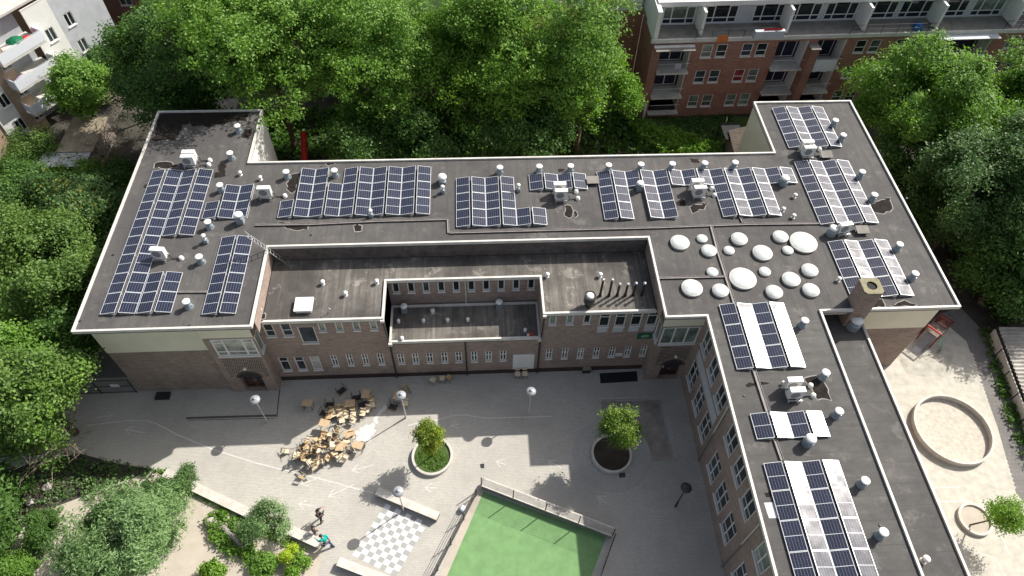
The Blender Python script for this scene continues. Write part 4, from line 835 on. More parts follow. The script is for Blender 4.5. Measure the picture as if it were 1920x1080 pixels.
tag(MB().box(-.6, .6, -.2, .2, 0, .45, T=Matrix.Translation((*W(1207, 712), 0)) @ Matrix.Rotation(.1, 4, 'Z')).build('planter_box', 'concd'), 'grey stone box beside the shaded red entrance', 'box') if False else None
g = thing('litter_bin', 'small dark bin against the brick wall below the square windows', 'bin', (*W(1099, 696), 0)); MB().box(-.3, .3, -.2, .2, 0, .5).build('body', 'dark', g); MB().box(-.32, .32, -.22, .22, .5, .55).build('lid', 'concd', g)
# planters
def planter(px, py, r, h, label, soil, m='concrete'):
    x, y = W(px, py); g = thing('round_planter', label, 'planter', (x, y, 0)); mb = MB(); ring(mb, (0, 0), r-.16, r, 0, h); mb.build('rim', m, g); mb = MB(); mb.face([((r-.15)*math.cos(6.283*k/36), (r-.15)*math.sin(6.283*k/36), h-.12) for k in range(36)]); mb.build('soil', soil, g); return x, y
p1 = planter(811, 857, 1.42, .3, 'round planter with grass around the yellow green tree', 'lawn'); p2 = planter(1146, 853, 1.42, .3, 'round earth planter in the shade under the second tree', 'soil'); p3 = planter(1826, 975, 1.1, .25, 'round planter ring under the tree by the play area', 'sandg')
# =================================================================== FOLIAGE
def leaves(rng, centers, nper, spread, size, outc=None, flat=0.35, elong=1.0):
    C = np.repeat(centers, nper, axis=0); n = len(C)
    P = C+rng.normal(0, 1, (n, 3))*spread*np.array([1, 1, .7])
    nrm = rng.normal(0, 1, (n, 3)); nrm /= np.linalg.norm(nrm, axis=1, keepdims=True)
    if outc is not None: o = P-outc; o /= (np.linalg.norm(o, axis=1, keepdims=True)+1e-6); nrm = nrm*0.75+o*.7+np.array([0, 0, flat])
    nrm /= np.linalg.norm(nrm, axis=1, keepdims=True)
    h = rng.normal(0, 1, (n, 3)); u = np.cross(nrm, h); u /= np.linalg.norm(u, axis=1, keepdims=True); v = np.cross(nrm, u)
    s = size*rng.uniform(.6, 1.25, (n, 1)); u = u*s*elong; v = v*s/elong**.5*.7
    V = np.stack([P-u, P-v*.9+nrm*s*.1, P+u, P+v*.9+nrm*s*.1], 1).reshape(-1, 3)
    return V
def leafmesh(name, V, m, parent=None):
    n = len(V)//4; me = bpy.data.meshes.new(name); me.vertices.add(4*n); me.vertices.foreach_set('co', V.astype(np.float32).ravel())
    me.loops.add(4*n); me.loops.foreach_set('vertex_index', np.arange(4*n, dtype=np.int32)); me.polygons.add(n); me.polygons.foreach_set('loop_start', np.arange(0, 4*n, 4, dtype=np.int32)); me.polygons.foreach_set('loop_total', np.full(n, 4, dtype=np.int32))
    me.materials.append(m); me.update(calc_edges=True); o = bpy.data.objects.new(name, me); COL.objects.link(o)
    if parent: o.parent = parent
    return o
def tree(x, y, zc, r, rz, lf, label, seed, name='broadleaf_tree', n=900, nper=44, size=.125, spread=.33, group='trees around the school', lobes=26, trunk=.28, cat='tree', elong=1.0, dx=0, dy=0, accent=None, topc=None, parts=True):
    rng = np.random.default_rng(seed); g = thing(name, label, cat, (x, y, 0), 0, group)
    c0 = np.array([dx, dy, zc])
    # lobes on the crown ellipsoid
    d = rng.normal(0, 1, (lobes, 3)); d[:, 2] = d[:, 2]*.8+.15; d /= np.linalg.norm(d, axis=1, keepdims=True)
    L = c0+d*np.array([r, r, rz])*rng.uniform(.35, .86, (lobes, 1)); LR = rng.uniform(.17, .42, lobes)*r
    k = rng.integers(0, lobes, n); e = rng.normal(0, 1, (n, 3)); e[:, 2] = np.where(e[:, 2] < -.6, -e[:, 2], e[:, 2]); e /= np.linalg.norm(e, axis=1, keepdims=True)
    C = L[k]+e*LR[k][:, None]*rng.uniform(.6, 1.2, (n, 1))*np.array([1, 1, max(.55, min(1.2, rz/r))])
    C = C[C[:, 2] > .35]
    leafmesh('crown', leaves(rng, C, nper, spread, size, c0, elong=elong), LEAF[lf] if accent is None else LEAF[lf], g)
    if accent:
        s = C[rng.random(len(C)) < .25]; s = s[(s[:, 0]-c0[0])*accent[1]+(s[:, 1]-c0[1])*accent[2]+(s[:, 2]-c0[2])*.6 > r*.45]
        if len(s): leafmesh('turning_leaves', leaves(rng, s, nper, spread, size, c0), LEAF[accent[0]], g)
    mb = MB(); top = Vector(c0)+Vector((0, 0, rz*.2)); b0 = Vector((0, 0, 0)); mid_ = Vector((c0[0]*.6+.1, c0[1]*.6, zc*.5))
    mb.tube([b0, mid_, top], trunk, 8, r1=trunk*.35)
    for j in range(min(9, lobes)):
        mb.tube([mid_.lerp(top, rng.uniform(0, .7)), (Vector(L[j])+mid_)*.5+Vector((0, 0, .3)), Vector(L[j])], trunk*.42, 5, r1=trunk*.1)
    mb.build('trunk', 'bark', g); return g
GT = 'tall trees behind the school'
tree(-26.6, 52.4, 7.8, 5.9, 6.8, 'd', 'dark maple at the far left behind the left wing', 1, n=1200, group=GT)
tree(-17.2, 51.9, 11.2, 7.5, 7.2, 'a', 'tall maple shading the rear left roof corner', 2, n=1600, group=GT)
tree(-8.3, 52.5, 9.6, 6.8, 6.8, 'a', 'tall maple left of the gap in the rear tree row', 3, n=1500, group=GT)
tree(0.8, 52.0, 10.0, 7.4, 7.0, 'b', 'broad light green maple in the middle of the rear row', 4, n=1700, group=GT)
tree(9.7, 51.0, 9.0, 5.6, 7.2, 'a', 'rightmost tall maple of the rear row with yellowing top', 5, n=1400, group=GT, accent=('yo', -.6, .9))
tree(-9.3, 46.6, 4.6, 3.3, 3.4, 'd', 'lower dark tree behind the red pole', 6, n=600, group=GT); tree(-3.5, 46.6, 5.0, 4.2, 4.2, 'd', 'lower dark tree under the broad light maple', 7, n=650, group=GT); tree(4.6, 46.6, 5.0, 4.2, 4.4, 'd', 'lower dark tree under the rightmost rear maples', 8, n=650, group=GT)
tree(*W(70, 285, 1.5), 1.8, 2.3, 1.8, 'm', 'ivy covered bush mass beside the white house base', 61, name='garden_bush', n=420, nper=30, size=.09, group='bushes', lobes=14, trunk=.1, cat='bush'); tree(*W(45, 360, 2), 2.4, 2.8, 2.4, 'd', 'dark garden tree before the pale brick house', 62, n=450, group='trees left of the school', size=.1)
tree(*W(190, 420, 2.5), 2.6, 2.3, 2.6, 'd', 'dark slim tree in the shade along the left alley', 63, n=400, group='trees left of the school', size=.1); tree(*W(20, 430, 3), 3.4, 3.0, 3.2, 'm', 'green tree at the left edge under the house', 64, n=600, group='trees left of the school', size=.11)
tree(*W(205, 135, 2), 2.6, 2.8, 2.6, 'd', 'dark rounded tree under the leafless branches at the top left', 66, n=450, group='trees left of the school', size=.1); tree(*W(225, 330, 1.5), 1.6, 1.6, 1.6, 'd', 'dark bush in the alley beside the left roof edge', 67, name='garden_bush', n=260, group='bushes', size=.1, lobes=12, trunk=.1, cat='bush')
GR = 'trees right of the school'
tree(38.6, 47.6, 7.4, 5.4, 5.8, 'a', 'sunlit tree in front of the red brick flats', 11, n=1200, group=GR); tree(47.4, 47.6, 7.2, 4.9, 5.2, 'a', 'tree at the upper right picture edge', 12, n=900, group=GR)
tree(39.6, 37.8, 6.2, 5.0, 5.6, 'o', 'greyish olive ash tree beside the right roof edge', 13, n=1100, group=GR, size=.11); tree(45.8, 40.0, 7.5, 5.5, 5.6, 'o', 'greyish olive ash tree at the right picture edge', 14, n=1100, group=GR, size=.11)
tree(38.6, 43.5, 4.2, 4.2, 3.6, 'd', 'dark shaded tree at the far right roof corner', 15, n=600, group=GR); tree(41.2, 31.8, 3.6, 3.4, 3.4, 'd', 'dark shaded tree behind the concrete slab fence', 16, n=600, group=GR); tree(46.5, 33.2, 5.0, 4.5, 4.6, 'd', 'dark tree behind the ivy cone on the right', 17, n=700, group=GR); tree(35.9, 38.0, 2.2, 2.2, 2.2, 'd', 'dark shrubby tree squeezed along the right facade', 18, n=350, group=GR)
tree(42.6, 30.3, 1.9, 1.3, 2.6, 'o', 'cone shaped ivy covered bush beside the corrugated roof', 19, name='ivy_bush', n=260, nper=16, size=.11, spread=.2, group='bushes', lobes=14, trunk=.1, cat='bush')
GL = 'trees left of the school'
tree(-31.6, 33.6, 5.4, 4.1, 4.6, 'm', 'light green tree left of the long left roof edge', 21, n=1100, group=GL, size=.11); tree(-28.6, 23.0, 5.2, 3.8, 4.4, 'm', 'light green tree overhanging the left end of the yard', 22, n=1000, group=GL, size=.105, accent=('b', .8, -.5)); tree(-32.8, 25.5, 5.0, 3.6, 4.2, 'a', 'green tree at the left picture edge behind the overhanging one', 23, n=700, group=GL)
tree(-32.4, 41.8, 4.2, 3.8, 3.6, 'o', 'tree with yellow leaves between left wing and brick houses', 24, n=800, group=GL, accent=('yo', -.2, -1.1)); tree(-37.2, 41.8, 3.4, 3.2, 3.0, 'd', 'dark tree below the balcony house', 25, n=500, group=GL); tree(-36.3, 55.2, 4.8, 2.6, 3.0, 'a', 'green tree touching the white balcony house', 26, n=600, group=GL)
tree(-35.5, 47.6, 1.5, 2.2, 1.2, 'b', 'bright hedge bush before the white house base', 27, name='garden_bush', n=260, group='bushes', size=.14, lobes=12, trunk=.1, cat='bush')
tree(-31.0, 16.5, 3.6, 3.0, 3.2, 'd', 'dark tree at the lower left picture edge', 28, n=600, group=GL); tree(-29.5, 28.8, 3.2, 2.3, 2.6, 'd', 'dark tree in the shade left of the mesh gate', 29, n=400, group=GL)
# silver green willow and the garden
tree(-21.6, 14.6, 2.6, 3.4, 2.9, 'g', 'large silvery green willow shrub in the sandy garden', 31, name='willow_shrub', n=1500, nper=46, size=.075, spread=.24, group='garden plants', lobes=34, trunk=.12, cat='shrub', elong=1.7)
tree(-20.6, 18.4, 1.2, 1.5, 1.2, 'o', 'speckled olive shrub at the tip of the garden wall', 32, name='garden_shrub', n=260, size=.06, spread=.16, group='garden plants', lobes=12, trunk=.06, cat='shrub'); tree(*W(87, 1000), 1.0, 1.3, 1.1, 'd', 'round dark green bush left of the willow', 33, name='garden_shrub', n=260, size=.06, spread=.14, group='garden plants', lobes=12, trunk=.06, cat='shrub')
tree(*W(30, 960), 1.6, 1.9, 1.6, 'd', 'dense blue green bush at the lower left edge', 34, name='garden_shrub', n=420, size=.07, spread=.16, group='garden plants', lobes=14, trunk=.06, cat='shrub'); tree(*W(40, 1072), 1.0, 1.5, 1.0, 'a', 'leafy bush in the lower left picture corner', 35, name='garden_shrub', n=260, size=.07, spread=.15, group='garden plants', lobes=12, trunk=.06, cat='shrub')
tree(*W(503, 992), .95, 1.75, 1.0, 'g', 'loose grey green shrub beside the low garden wall', 36, name='garden_shrub', n=210, size=.055, spread=.17, group='garden plants', lobes=14, trunk=.05, cat='shrub', elong=1.3); tree(*W(544, 1047), .65, .62, .6, 'lime', 'round lime green bush near the walkers', 37, name='garden_shrub', n=140, size=.05, spread=.1, group='garden plants', lobes=9, trunk=.05, cat='shrub')
tree(*W(495, 1065), .5, .8, .5, 'a', 'low fern clump at the front end of the log bed', 38, name='garden_shrub', n=150, size=.09, spread=.12, group='garden plants', lobes=9, trunk=.05, cat='shrub'); tree(*W(560, 1066), .45, .8, .45, 'b', 'low leafy clump before the birch log', 39, name='garden_shrub', n=140, size=.08, spread=.12, group='garden plants', lobes=9, trunk=.05, cat='shrub')
tree(*W(405, 1078), .5, .9, .5, 'b', 'low fern clump at the bottom picture edge', 40, name='garden_shrub', n=140, size=.09, spread=.12, group='garden plants', lobes=9, trunk=.05, cat='shrub')
# yard trees
tree(p1[0], p1[1], 3.3, .82, 2.0, 'y', 'narrow yellow green young tree in the grassy planter', 41, name='young_tree', n=330, nper=26, size=.07, spread=.16, group='young yard trees', lobes=20, trunk=.07)
tree(p2[0], p2[1], 4.0, 1.35, 1.6, 'yy', 'bushy young tree in the shaded planter', 42, name='young_tree', n=300, nper=28, size=.075, spread=.2, group='young yard trees', lobes=13, trunk=.07)
tree(W(1816, 985)[0], W(1816, 985)[1], 3.1, 1.55, 1.5, 'b', 'young tree leaning over the play area planter', 43, name='young_tree', n=230, nper=26, size=.07, spread=.2, group='young yard trees', lobes=12, trunk=.06, dx=.55, dy=-.35)
# ground cover
def cover(name, pts, dens, size, m, label, seed, z=0.0, h=.1, cat='plants'):
    rng = np.random.default_rng(seed); P = [W(*q, z) for q in pts]; xs_, ys_ = [p[0] for p in P], [p[1] for p in P]
    A = (max(xs_)-min(xs_))*(max(ys_)-min(ys_)); n = int(A*dens); X = rng.uniform(min(xs_), max(xs_), n); Y = rng.uniform(min(ys_), max(ys_), n); ins = np.zeros(n, bool); j = len(P)-1
    for i in range(len(P)):
        a, b = P[i], P[j]; c_ = ((a[1] > Y) != (b[1] > Y)) & (X < (b[0]-a[0])*(Y-a[1])/(b[1]-a[1]+1e-9)+a[0]); ins ^= c_; j = i
    C = np.stack([X[ins], Y[ins], z+h*rng.uniform(.3, 1.2, ins.sum())], 1)
    o = leafmesh(name, leaves(rng, C, 5, size*.9, size, None), m, None); tag(o, label, cat, kind='stuff')
cover('bed_ferns', [(388, 975), (402, 962), (425, 962), (455, 990), (475, 1025), (500, 1045), (480, 1075), (455, 1050), (425, 1040), (395, 1010)], 60, .11, LEAF['a'], 'bright green ferns filling the log bed', 51, h=.35)
cover('wall_grass', [(290, 880), (310, 880), (400, 925), (470, 970), (540, 1010), (575, 1030), (560, 1038), (500, 1010), (440, 975), (350, 920)], 55, .08, LEAF['a'], 'strip of grass and weeds below the garden wall', 52, h=.15)
cover('planter_grass', [(782, 850), (800, 840), (822, 840), (840, 850), (840, 868), (822, 880), (800, 880), (783, 868)], 90, .05, LEAF['a'], 'grass growing in the first planter', 53, z=.2, h=.06)
cover('ivy_bank', [(1170, 225), (1230, 245), (1290, 262), (1350, 285), (1350, 300), (1240, 295), (1180, 250)], 26, .17, LEAF['a'], 'bank of ivy and shrubs behind the roof edge', 54, h=.9)
cover('rear_undergrowth', [(490, 215), (700, 200), (1150, 200), (1240, 290), (500, 300)], 9, .22, LEAF['d'], 'dark undergrowth on the shaded ground behind the school', 55, h=.5)
cover('left_undergrowth', [(0, 430), (190, 400), (180, 620), (100, 760), (0, 900)], 8, .2, LEAF['d'], 'dark undergrowth under the left trees', 56, h=.5)
cover('right_undergrowth', [(1690, 300), (1920, 250), (1920, 620), (1860, 600), (1780, 480)], 8, .2, LEAF['d'], 'dark undergrowth between right facade and fence', 57, h=.5)
cover('fence_weeds', [(1838, 620), (1860, 620), (1920, 790), (1920, 880), (1890, 800)], 20, .13, LEAF['d'], 'weeds growing at the foot of the slab fence', 58, h=.25)
cover('rear_lawn_grass', [(1240, 225), (1370, 215), (1400, 285), (1300, 280)], 14, .14, LEAF['d'], 'shaded grass before the red brick flats', 59, h=.1)
cover('garden_weeds', [(0, 890), (110, 890), (130, 1000), (60, 1080), (0, 1080)], 16, .1, LEAF['g'], 'patchy weeds in the lower left garden corner', 60, h=.15)
cover('shade_weeds', [(90, 850), (200, 862), (300, 882), (260, 930), (180, 940), (100, 930)], 20, .1, LEAF['o'], 'patchy weeds in the shade behind the willow shrub', 65, h=.25)
# hedge, bare branches
def bare(x, y, h, label, seed):
    rr = random.Random(seed); g = thing('bare_tree', label, 'tree', (x, y, 0)); mb = MB()
    mb.tube([(0, 0, 0), (0, 0, h*.5)], .12, 6, r1=.08); mb.build('trunk', 'bark', g); mb = MB()
    for k in range(46):
        a = rr.uniform(0, 6.28); L = rr.uniform(1.2, 2.6); s = Vector((rr.gauss(0, .3), rr.gauss(0, .3), h*rr.uniform(.3, .6))); m_ = s+Vector((math.cos(a)*L*.6, math.sin(a)*L*.6, rr.uniform(.4, 1.6))); e = m_+Vector((math.cos(a)*L*.6, math.sin(a)*L*.6, rr.uniform(-.2, 1.2)))
        mb.tube([s, m_, e], .035, 4, r1=.012)
        for q in range(3): t = m_.lerp(e, rr.random()); mb.tube([t, t+Vector((rr.gauss(0, .5), rr.gauss(0, .5), rr.uniform(0, .7)))], .014, 3)
    mb.build('branches', 'twig', g)
bare(-32.6, 56.5, 6.0, 'leafless brown tree at the top left between houses', 5); bare(-34.2, 50.2, 3.4, 'leafless creeper heap over the garden shed', 6)
bare(*W(127, 850), 2.6, 'small leafless sapling below the overhanging left tree', 8)
# boulders, logs
def rock(px, py, s, label, seed):
    rng = random.Random(seed); bm = bmesh.new(); bmesh.ops.create_icosphere(bm, subdivisions=2, radius=s)
    for v in bm.verts: v.co *= rng.uniform(.82, 1.12); v.co.z *= .62
    me = bpy.data.meshes.new('boulder'); bm.to_mesh(me); bm.free(); me.materials.append(M['stone']); o = bpy.data.objects.new('boulder', me); COL.objects.link(o); o.location = (*W(px, py), s*.35); tag(o, label, 'boulder', 'garden boulders')
rock(397, 980, .42, 'pale boulder at the head of the fern bed', 1); rock(486, 1052, .38, 'grey boulder at the front of the fern bed', 2); rock(90, 915, .32, 'pale boulder left of the willow shrub', 3); rock(58, 942, .3, 'brownish boulder near the lower left bushes', 4)
def log(p, q, r, label, m='twig'):
    a, b = Vector((*W(*p), r)), Vector((*W(*q), r)); g = thing('log', label, 'log'); MB().tube([a, a.lerp(b, .33)+Vector((0, 0, .05)), a.lerp(b, .66)+Vector((.08, 0, .03)), b], r, 10).build('log_body', m, g)
    mb = MB(); d = (b-a).normalized()
    for k in range(9): c = a.lerp(b, (k+.5)/9); mb.tube([c-d*.03, c+d*.03], r+.012, 10)
    mb.build('bark_rings', 'bark', g)
log((420, 990), (457, 1030), .2, 'weathered log lying across the fern bed', mat('weathered_log', (0.26, 0.23, 0.24), .9, .3, 5)); log((573, 1045), (548, 1092), .22, 'pale birch log at the garden corner', mat('birch_log', (0.6, 0.57, 0.52), .8, .2, 3))
# =================================================================== CHAIRS AND DESKS
def chair_proto(wood, label):
    g = thing('school_chair', label, 'chair'); T = None
    mb = MB(); mb.box(-.2, .2, -.2, .2, .44, .465); mb.build('seat', wood, g)
    mb = MB(); mb.box(-.19, .19, .19, .215, .66, .84); mb.build('backrest', wood, g)
    mb = MB()
    for sx in (-.17, .17): mb.tube([(sx, -.19, 0), (sx, -.17, .43), (sx, .18, .43), (sx, .2, .84)], .014, 4); mb.tube([(sx, .24, 0), (sx, .16, .43)], .014, 4)
    mb.tube([(-.17, -.18, .25), (.17, -.18, .25)], .01, 4); mb.build('tube_frame', 'dark', g); KC[g.name] = [(k, []) for k in kids(g)]; return g
def desk_proto(m, label):
    g = thing('school_desk', label, 'desk'); MB().box(-.36, .36, -.27, .27, .72, .75).build('desktop', m, g); mb = MB()
    for sx in (-.3, .3):
        for sy in (-.22, .22): mb.tube([(sx, sy, 0), (sx, sy, .72)], .018, 4)
        mb.tube([(sx, -.22, .1), (sx, .22, .1)], .015, 4)
    mb.box(-.3, .3, -.2, .2, .58, .6); mb.build('legs', 'dark', g); KC[g.name] = [(k, []) for k in kids(g)]; return g
cp = [None, None]; dp = [None]
rc = random.Random(11)
def chair(px, py, label, rot=None, z=0.0, kind=0, group='school chairs put out in the yard', pos=None):
    x, y = pos or W(px, py, .44+z); rot = rot or (0, 0, rc.uniform(0, 6.28))
    if cp[kind] is None: cp[kind] = o = chair_proto('wood' if kind == 0 else 'woodd', label); o.location = (x, y, z); o.rotation_euler = rot; o['group'] = group
    else: dup(cp[kind], (x, y, z), rot, label, group)
def desk(px, py, label, rot=None, z=0.0):
    x, y = W(px, py, .74+z); rot = rot or (0, 0, rc.uniform(-.3, .3))
    if dp[0] is None: dp[0] = o = desk_proto('desk', label); o.location = (x, y, z); o.rotation_euler = rot; o['group'] = 'school desks'
    else: dup(dp[0], (x, y, z), rot, label, 'school desks')
PI = math.pi
desk(576, 755, 'lone desk at the left of the furniture, in shade', (0, 0, -.15)); desk(656, 756, 'desk with a split top in the middle of the shaded row', (0, 0, .1)); desk(686, 738, 'upright beige desk at the right of the shaded row', (0, 0, 1.45)); desk(745.5, 741, 'desk just behind the lamp globe', (0, 0, 1.3))
desk(637, 836, 'sunlit desk at the right edge of the chair heap', (0, 0, 1.5)); desk(671, 834, 'sunlit desk with a dark shadow before the lamp shadow', (0, 0, -.35)); desk(608, 793, 'sunlit desk at the border of the shade', (0, 0, -.3)); desk(655, 812, 'small sunlit desk between the chalk and the chair heap', (0, 0, .5))
def upside(px, py, label, rz): x, y = W(px, py, .3); dup(dp[0], (x, y, .75), (PI, 0, rz), label, 'overturned school desks')
upside(618, 757, 'upside down desk with grey slats showing', .0); upside(640, 731, 'dark overturned desk highest in the furniture group', .8); upside(668, 744, 'dark overturned desk behind the split desk', .15); upside(680, 757, 'dark overturned desk right of the split desk', .25); upside(737, 761, 'dark overturned desk below the lamp globe', -.3); upside(608, 773, 'overturned desk with plywood shelf left of the chairs', -.3)
LC = [(621, 772, 'brown chair behind the cream one at the shade border', 1), (616, 781, 'cream chair at the left of the lit chairs', 1), (625, 777, 'cream chair twisted sideways', 0), (635, 768, 'orange chair at the back left of the cluster', 1), (645, 768, 'orange chair at the back of the cluster', 1), (637, 777, 'cream chair squeezed in the cluster centre', 0), (648, 779, 'cream chair right in the cluster', 0), (662, 777, 'cream chair facing away, right of the cluster', 0), (661, 764, 'orange chair in front of the split desk', 1), (641, 788, 'cream chair half in the sun', 0), (662, 788, 'pale chair lit at the shade border', 0), (680, 775, 'cream chair lowest right of the shaded desks', 0), (688, 768, 'cream chair just below the dark desk', 0), (697, 750, 'orange chair under the upright beige desk', 1), (698, 759, 'cream chair at the right end of the shaded row', 0),
 (634, 808, 'sunlit cream chair alone between the two groups', 0), (617, 817, 'orange sunlit chair fallen on its side', 1), (650, 827, 'white looking sunlit chair beside the desks', 0), (660, 817, 'cream chair at the foot of the chalk patch', 0), (766, 734, 'brown chair tipped over right of the lamp globe', 1), (760, 756, 'tan chair just right of the lamp pole', 0), (812, 712, 'chair by the wall, leftmost of three', 0), (829, 709, 'grey looking chair by the wall, middle of three', 0), (842, 707, 'yellow chair by the wall, rightmost of three', 1), (970.5, 701, 'left chair of the two under the white hatch', 0), (984, 700.5, 'right chair of the two under the white hatch', 0)]
for a, b, l, k in LC:
    if 'fallen' in l or 'tipped' in l: chair(a, b, l, (PI/2, 0, rc.uniform(0, 6)), .22, k)
    else: chair(a, b, l, (0, 0, 0.0 if 'under the white' in l else rc.uniform(-.5, .5)+(PI if a > 700 and 'wall' in l else 0)), 0, k)
hc = W(602, 850)
for i in range(46):
    a = rc.uniform(0, 6.283); q = rc.random()**.55; dx_, dy_ = math.cos(a)*q*1.95, math.sin(a)*q*1.25; h = (1-q)*1.0
    rot = (rc.choice((0, PI/2, PI, -PI/2, rc.uniform(-1, 1)))+rc.gauss(0, .25), rc.gauss(0, .35), rc.uniform(0, 6.28)); base = .45 if abs(math.cos(rot[0])) < .5 or math.cos(rot[0]) < 0 else 0.02
    chair(0, 0, 'wooden school chair tangled in the big sunlit heap', rot, base+h*(.5 if base else 1), 0 if rc.random() < .6 else 1, 'chairs tangled in the sunlit heap', pos=(hc[0]+dx_+dy_*.2, hc[1]+dy_))
# =================================================================== PEOPLE
def skin(name, V, E, Rr, m, parent, sub=1):
    me = bpy.data.meshes.new(name); me.from_pydata(V, E, []); o = bpy.data.objects.new(name, me); COL.objects.link(o)
    md = o.modifiers.new('skin', 'SKIN'); md.use_smooth_shade = True; sd = o.modifiers.new('sub', 'SUBSURF'); sd.levels = sd.render_levels = sub
    for i, r_ in enumerate(Rr): d_ = me.skin_vertices[0].data[i]; d_.radius = (r_, r_) if not isinstance(r_, tuple) else r_; d_.use_root = (i == 0)
    dg = bpy.context.evaluated_depsgraph_get(); m2 = bpy.data.meshes.new_from_object(o.evaluated_get(dg)); bpy.data.objects.remove(o); m2.materials.clear(); m2.materials.append(M[m]); 
    for p in m2.polygons: p.use_smooth = True
    o2 = bpy.data.objects.new(name, m2); COL.objects.link(o2); o2.parent = parent; return o2
def person(px, py, H, rz, label, shirt, trousers, lean=0.0, armA=(.25, .1), armB=(.25, .1), step=.18):
    g = thing('person', label, 'person', (*W(px, py), 0), rz, 'people in the schoolyard'); k = H/1.75
    S_ = lambda *p: tuple(c*k for c in p)
    pel = S_(0, 0, .95); ch = S_(0, -lean*.35, 1.25); nk = S_(0, -lean*.6, 1.48); hd = S_(0, -lean*.75-.02, 1.64)
    V = [pel, ch, nk, hd, S_(0, -lean*.75-.01, 1.72)]; E = [(0, 1), (1, 2), (2, 3), (3, 4)]; Q = [.13*k, .14*k, .055*k, .095*k, .07*k]
    for s in (-1, 1):
        st = step*s; b = len(V); V += [S_(.1*s, 0, .9), S_(.11*s, -st*.5-.02, .5), S_(.11*s, -st if s > 0 else -st, .08), S_(.12*s, -st-.17, .04)]; E += [(0, b), (b, b+1), (b+1, b+2), (b+2, b+3)]; Q += [.095*k, .062*k, .042*k, .035*k]
        f, o_ = armA if s > 0 else armB; b = len(V); sh = (ch[0]*1+.19*s*k, nk[1]+.02, 1.42*k); el = (sh[0]+.06*s*k, sh[1]-f*.3*k, 1.15*k); wr = (el[0]-o_*s*.5*k, el[1]-f*k*.9, (1.0+f*.35)*k)
        V += [sh, el, wr]; E += [(1, b), (b, b+1), (b+1, b+2)]; Q += [.055*k, .042*k, .028*k]
        d = (Vector(wr)-Vector(el)).normalized(); pm = Vector(wr)+d*.06*k; b2 = len(V); V.append(tuple(pm)); E.append((b+2, b2)); Q.append(.03*k)
        sd = d.cross(Vector((0, 0, 1))).normalized()
        for q in range(4):
            L_ = (.075, .085, .08, .06)[q]*k; r0 = pm+sd*(q-1.5)*.022*k; b3 = len(V); V += [tuple(r0+d*.02), tuple(r0+d*(.02+L_*.5)), tuple(r0+d*(.02+L_)-Vector((0, 0, .015)))]; E += [(b2, b3), (b3, b3+1), (b3+1, b3+2)]; Q += [.01*k, .009*k, .008*k]
        b3 = len(V); V += [tuple(Vector(wr)+sd*.035*k*s+d*.03), tuple(Vector(wr)+sd*.06*k*s+d*.06)]; E += [(b+2, b3), (b3, b3+1)]; Q += [.011*k, .009*k]
    skin('body', V, E, Q, 'skin', g)
    # shirt and trousers
    V = [pel, ch, (nk[0], nk[1], nk[2]-.06*k)]; E = [(0, 1), (1, 2)]; Q = [(.155*k, .13*k), (.18*k, .15*k), (.1*k, .09*k)]
    for s in (-1, 1):
        f, o_ = armA if s > 0 else armB; b = len(V); sh = (.19*s*k, nk[1]+.02, 1.42*k); el = (sh[0]+.06*s*k, sh[1]-f*.3*k, 1.15*k); wr = (el[0]-o_*s*.45*k, el[1]-f*k*.8, (1.02+f*.3)*k); V += [sh, el, wr]; E += [(1, b), (b, b+1), (b+1, b+2)]; Q += [.075*k, .06*k, .045*k]
    skin('shirt', V, E, Q, shirt, g)
    V = [S_(0, 0, .97)]; E = []; Q = [.155*k]
    for s in (-1, 1): st = step*s; b = len(V); V += [S_(.1*s, 0, .86), S_(.11*s, -st*.5-.02, .5), S_(.11*s, -st, .1)]; E += [(0, b), (b, b+1), (b+1, b+2)]; Q += [.115*k, .08*k, .062*k]
    skin('trousers', V, E, Q, trousers, g)
    mb = MB(); c = (0, hd[1]+.012*k, hd[2]+.012*k); mb.lathe(c, [(.1*k, -.03*k), (.112*k, .02*k), (.098*k, .075*k), (.055*k, .108*k), (0, .115*k)], 12); mb.build('hair', 'hair', g)
    mb = MB()
    for s in (-1, 1): mb.box(.12*s*k-.05*k, .12*s*k+.05*k, -step*s*k-.2*k, -step*s*k+.07*k, .0, .075*k)
    mb.build('shoes', 'shoe', g)
person(603, 975, 1.68, 2.6, 'person in a dark jacket standing farthest left of the chess board', 'jacket', 'jacket', .15, (.35, .3), (.3, .3)); person(592, 1001, 1.35, 2.2, 'shorter person in mottled clothes at the garden wall', 'pattern', 'jacket', .1, (.2, .1), (.2, .1), .1); person(617, 1024, 1.75, -2.1, 'person in a teal shirt walking by the garden wall end', 'teal', 'jeans', .35, (.35, .1), (-.2, .1), .28)
# =================================================================== PLAY AREA
x, y = W(1782, 808); g = thing('sandpit', 'large round concrete sandpit on the pale play area', 'sandpit', (x, y, 0)); mb = MB(); ring(mb, (0, 0), 2.58, 2.75, 0, .5, 56); mb.build('wall_ring', 'concrete', g)
mb = MB(); mb.face([(2.6*math.cos(6.2832*k/48), 2.6*math.sin(6.2832*k/48), .06) for k in range(48)]); mb.build('sand', 'sand', g)
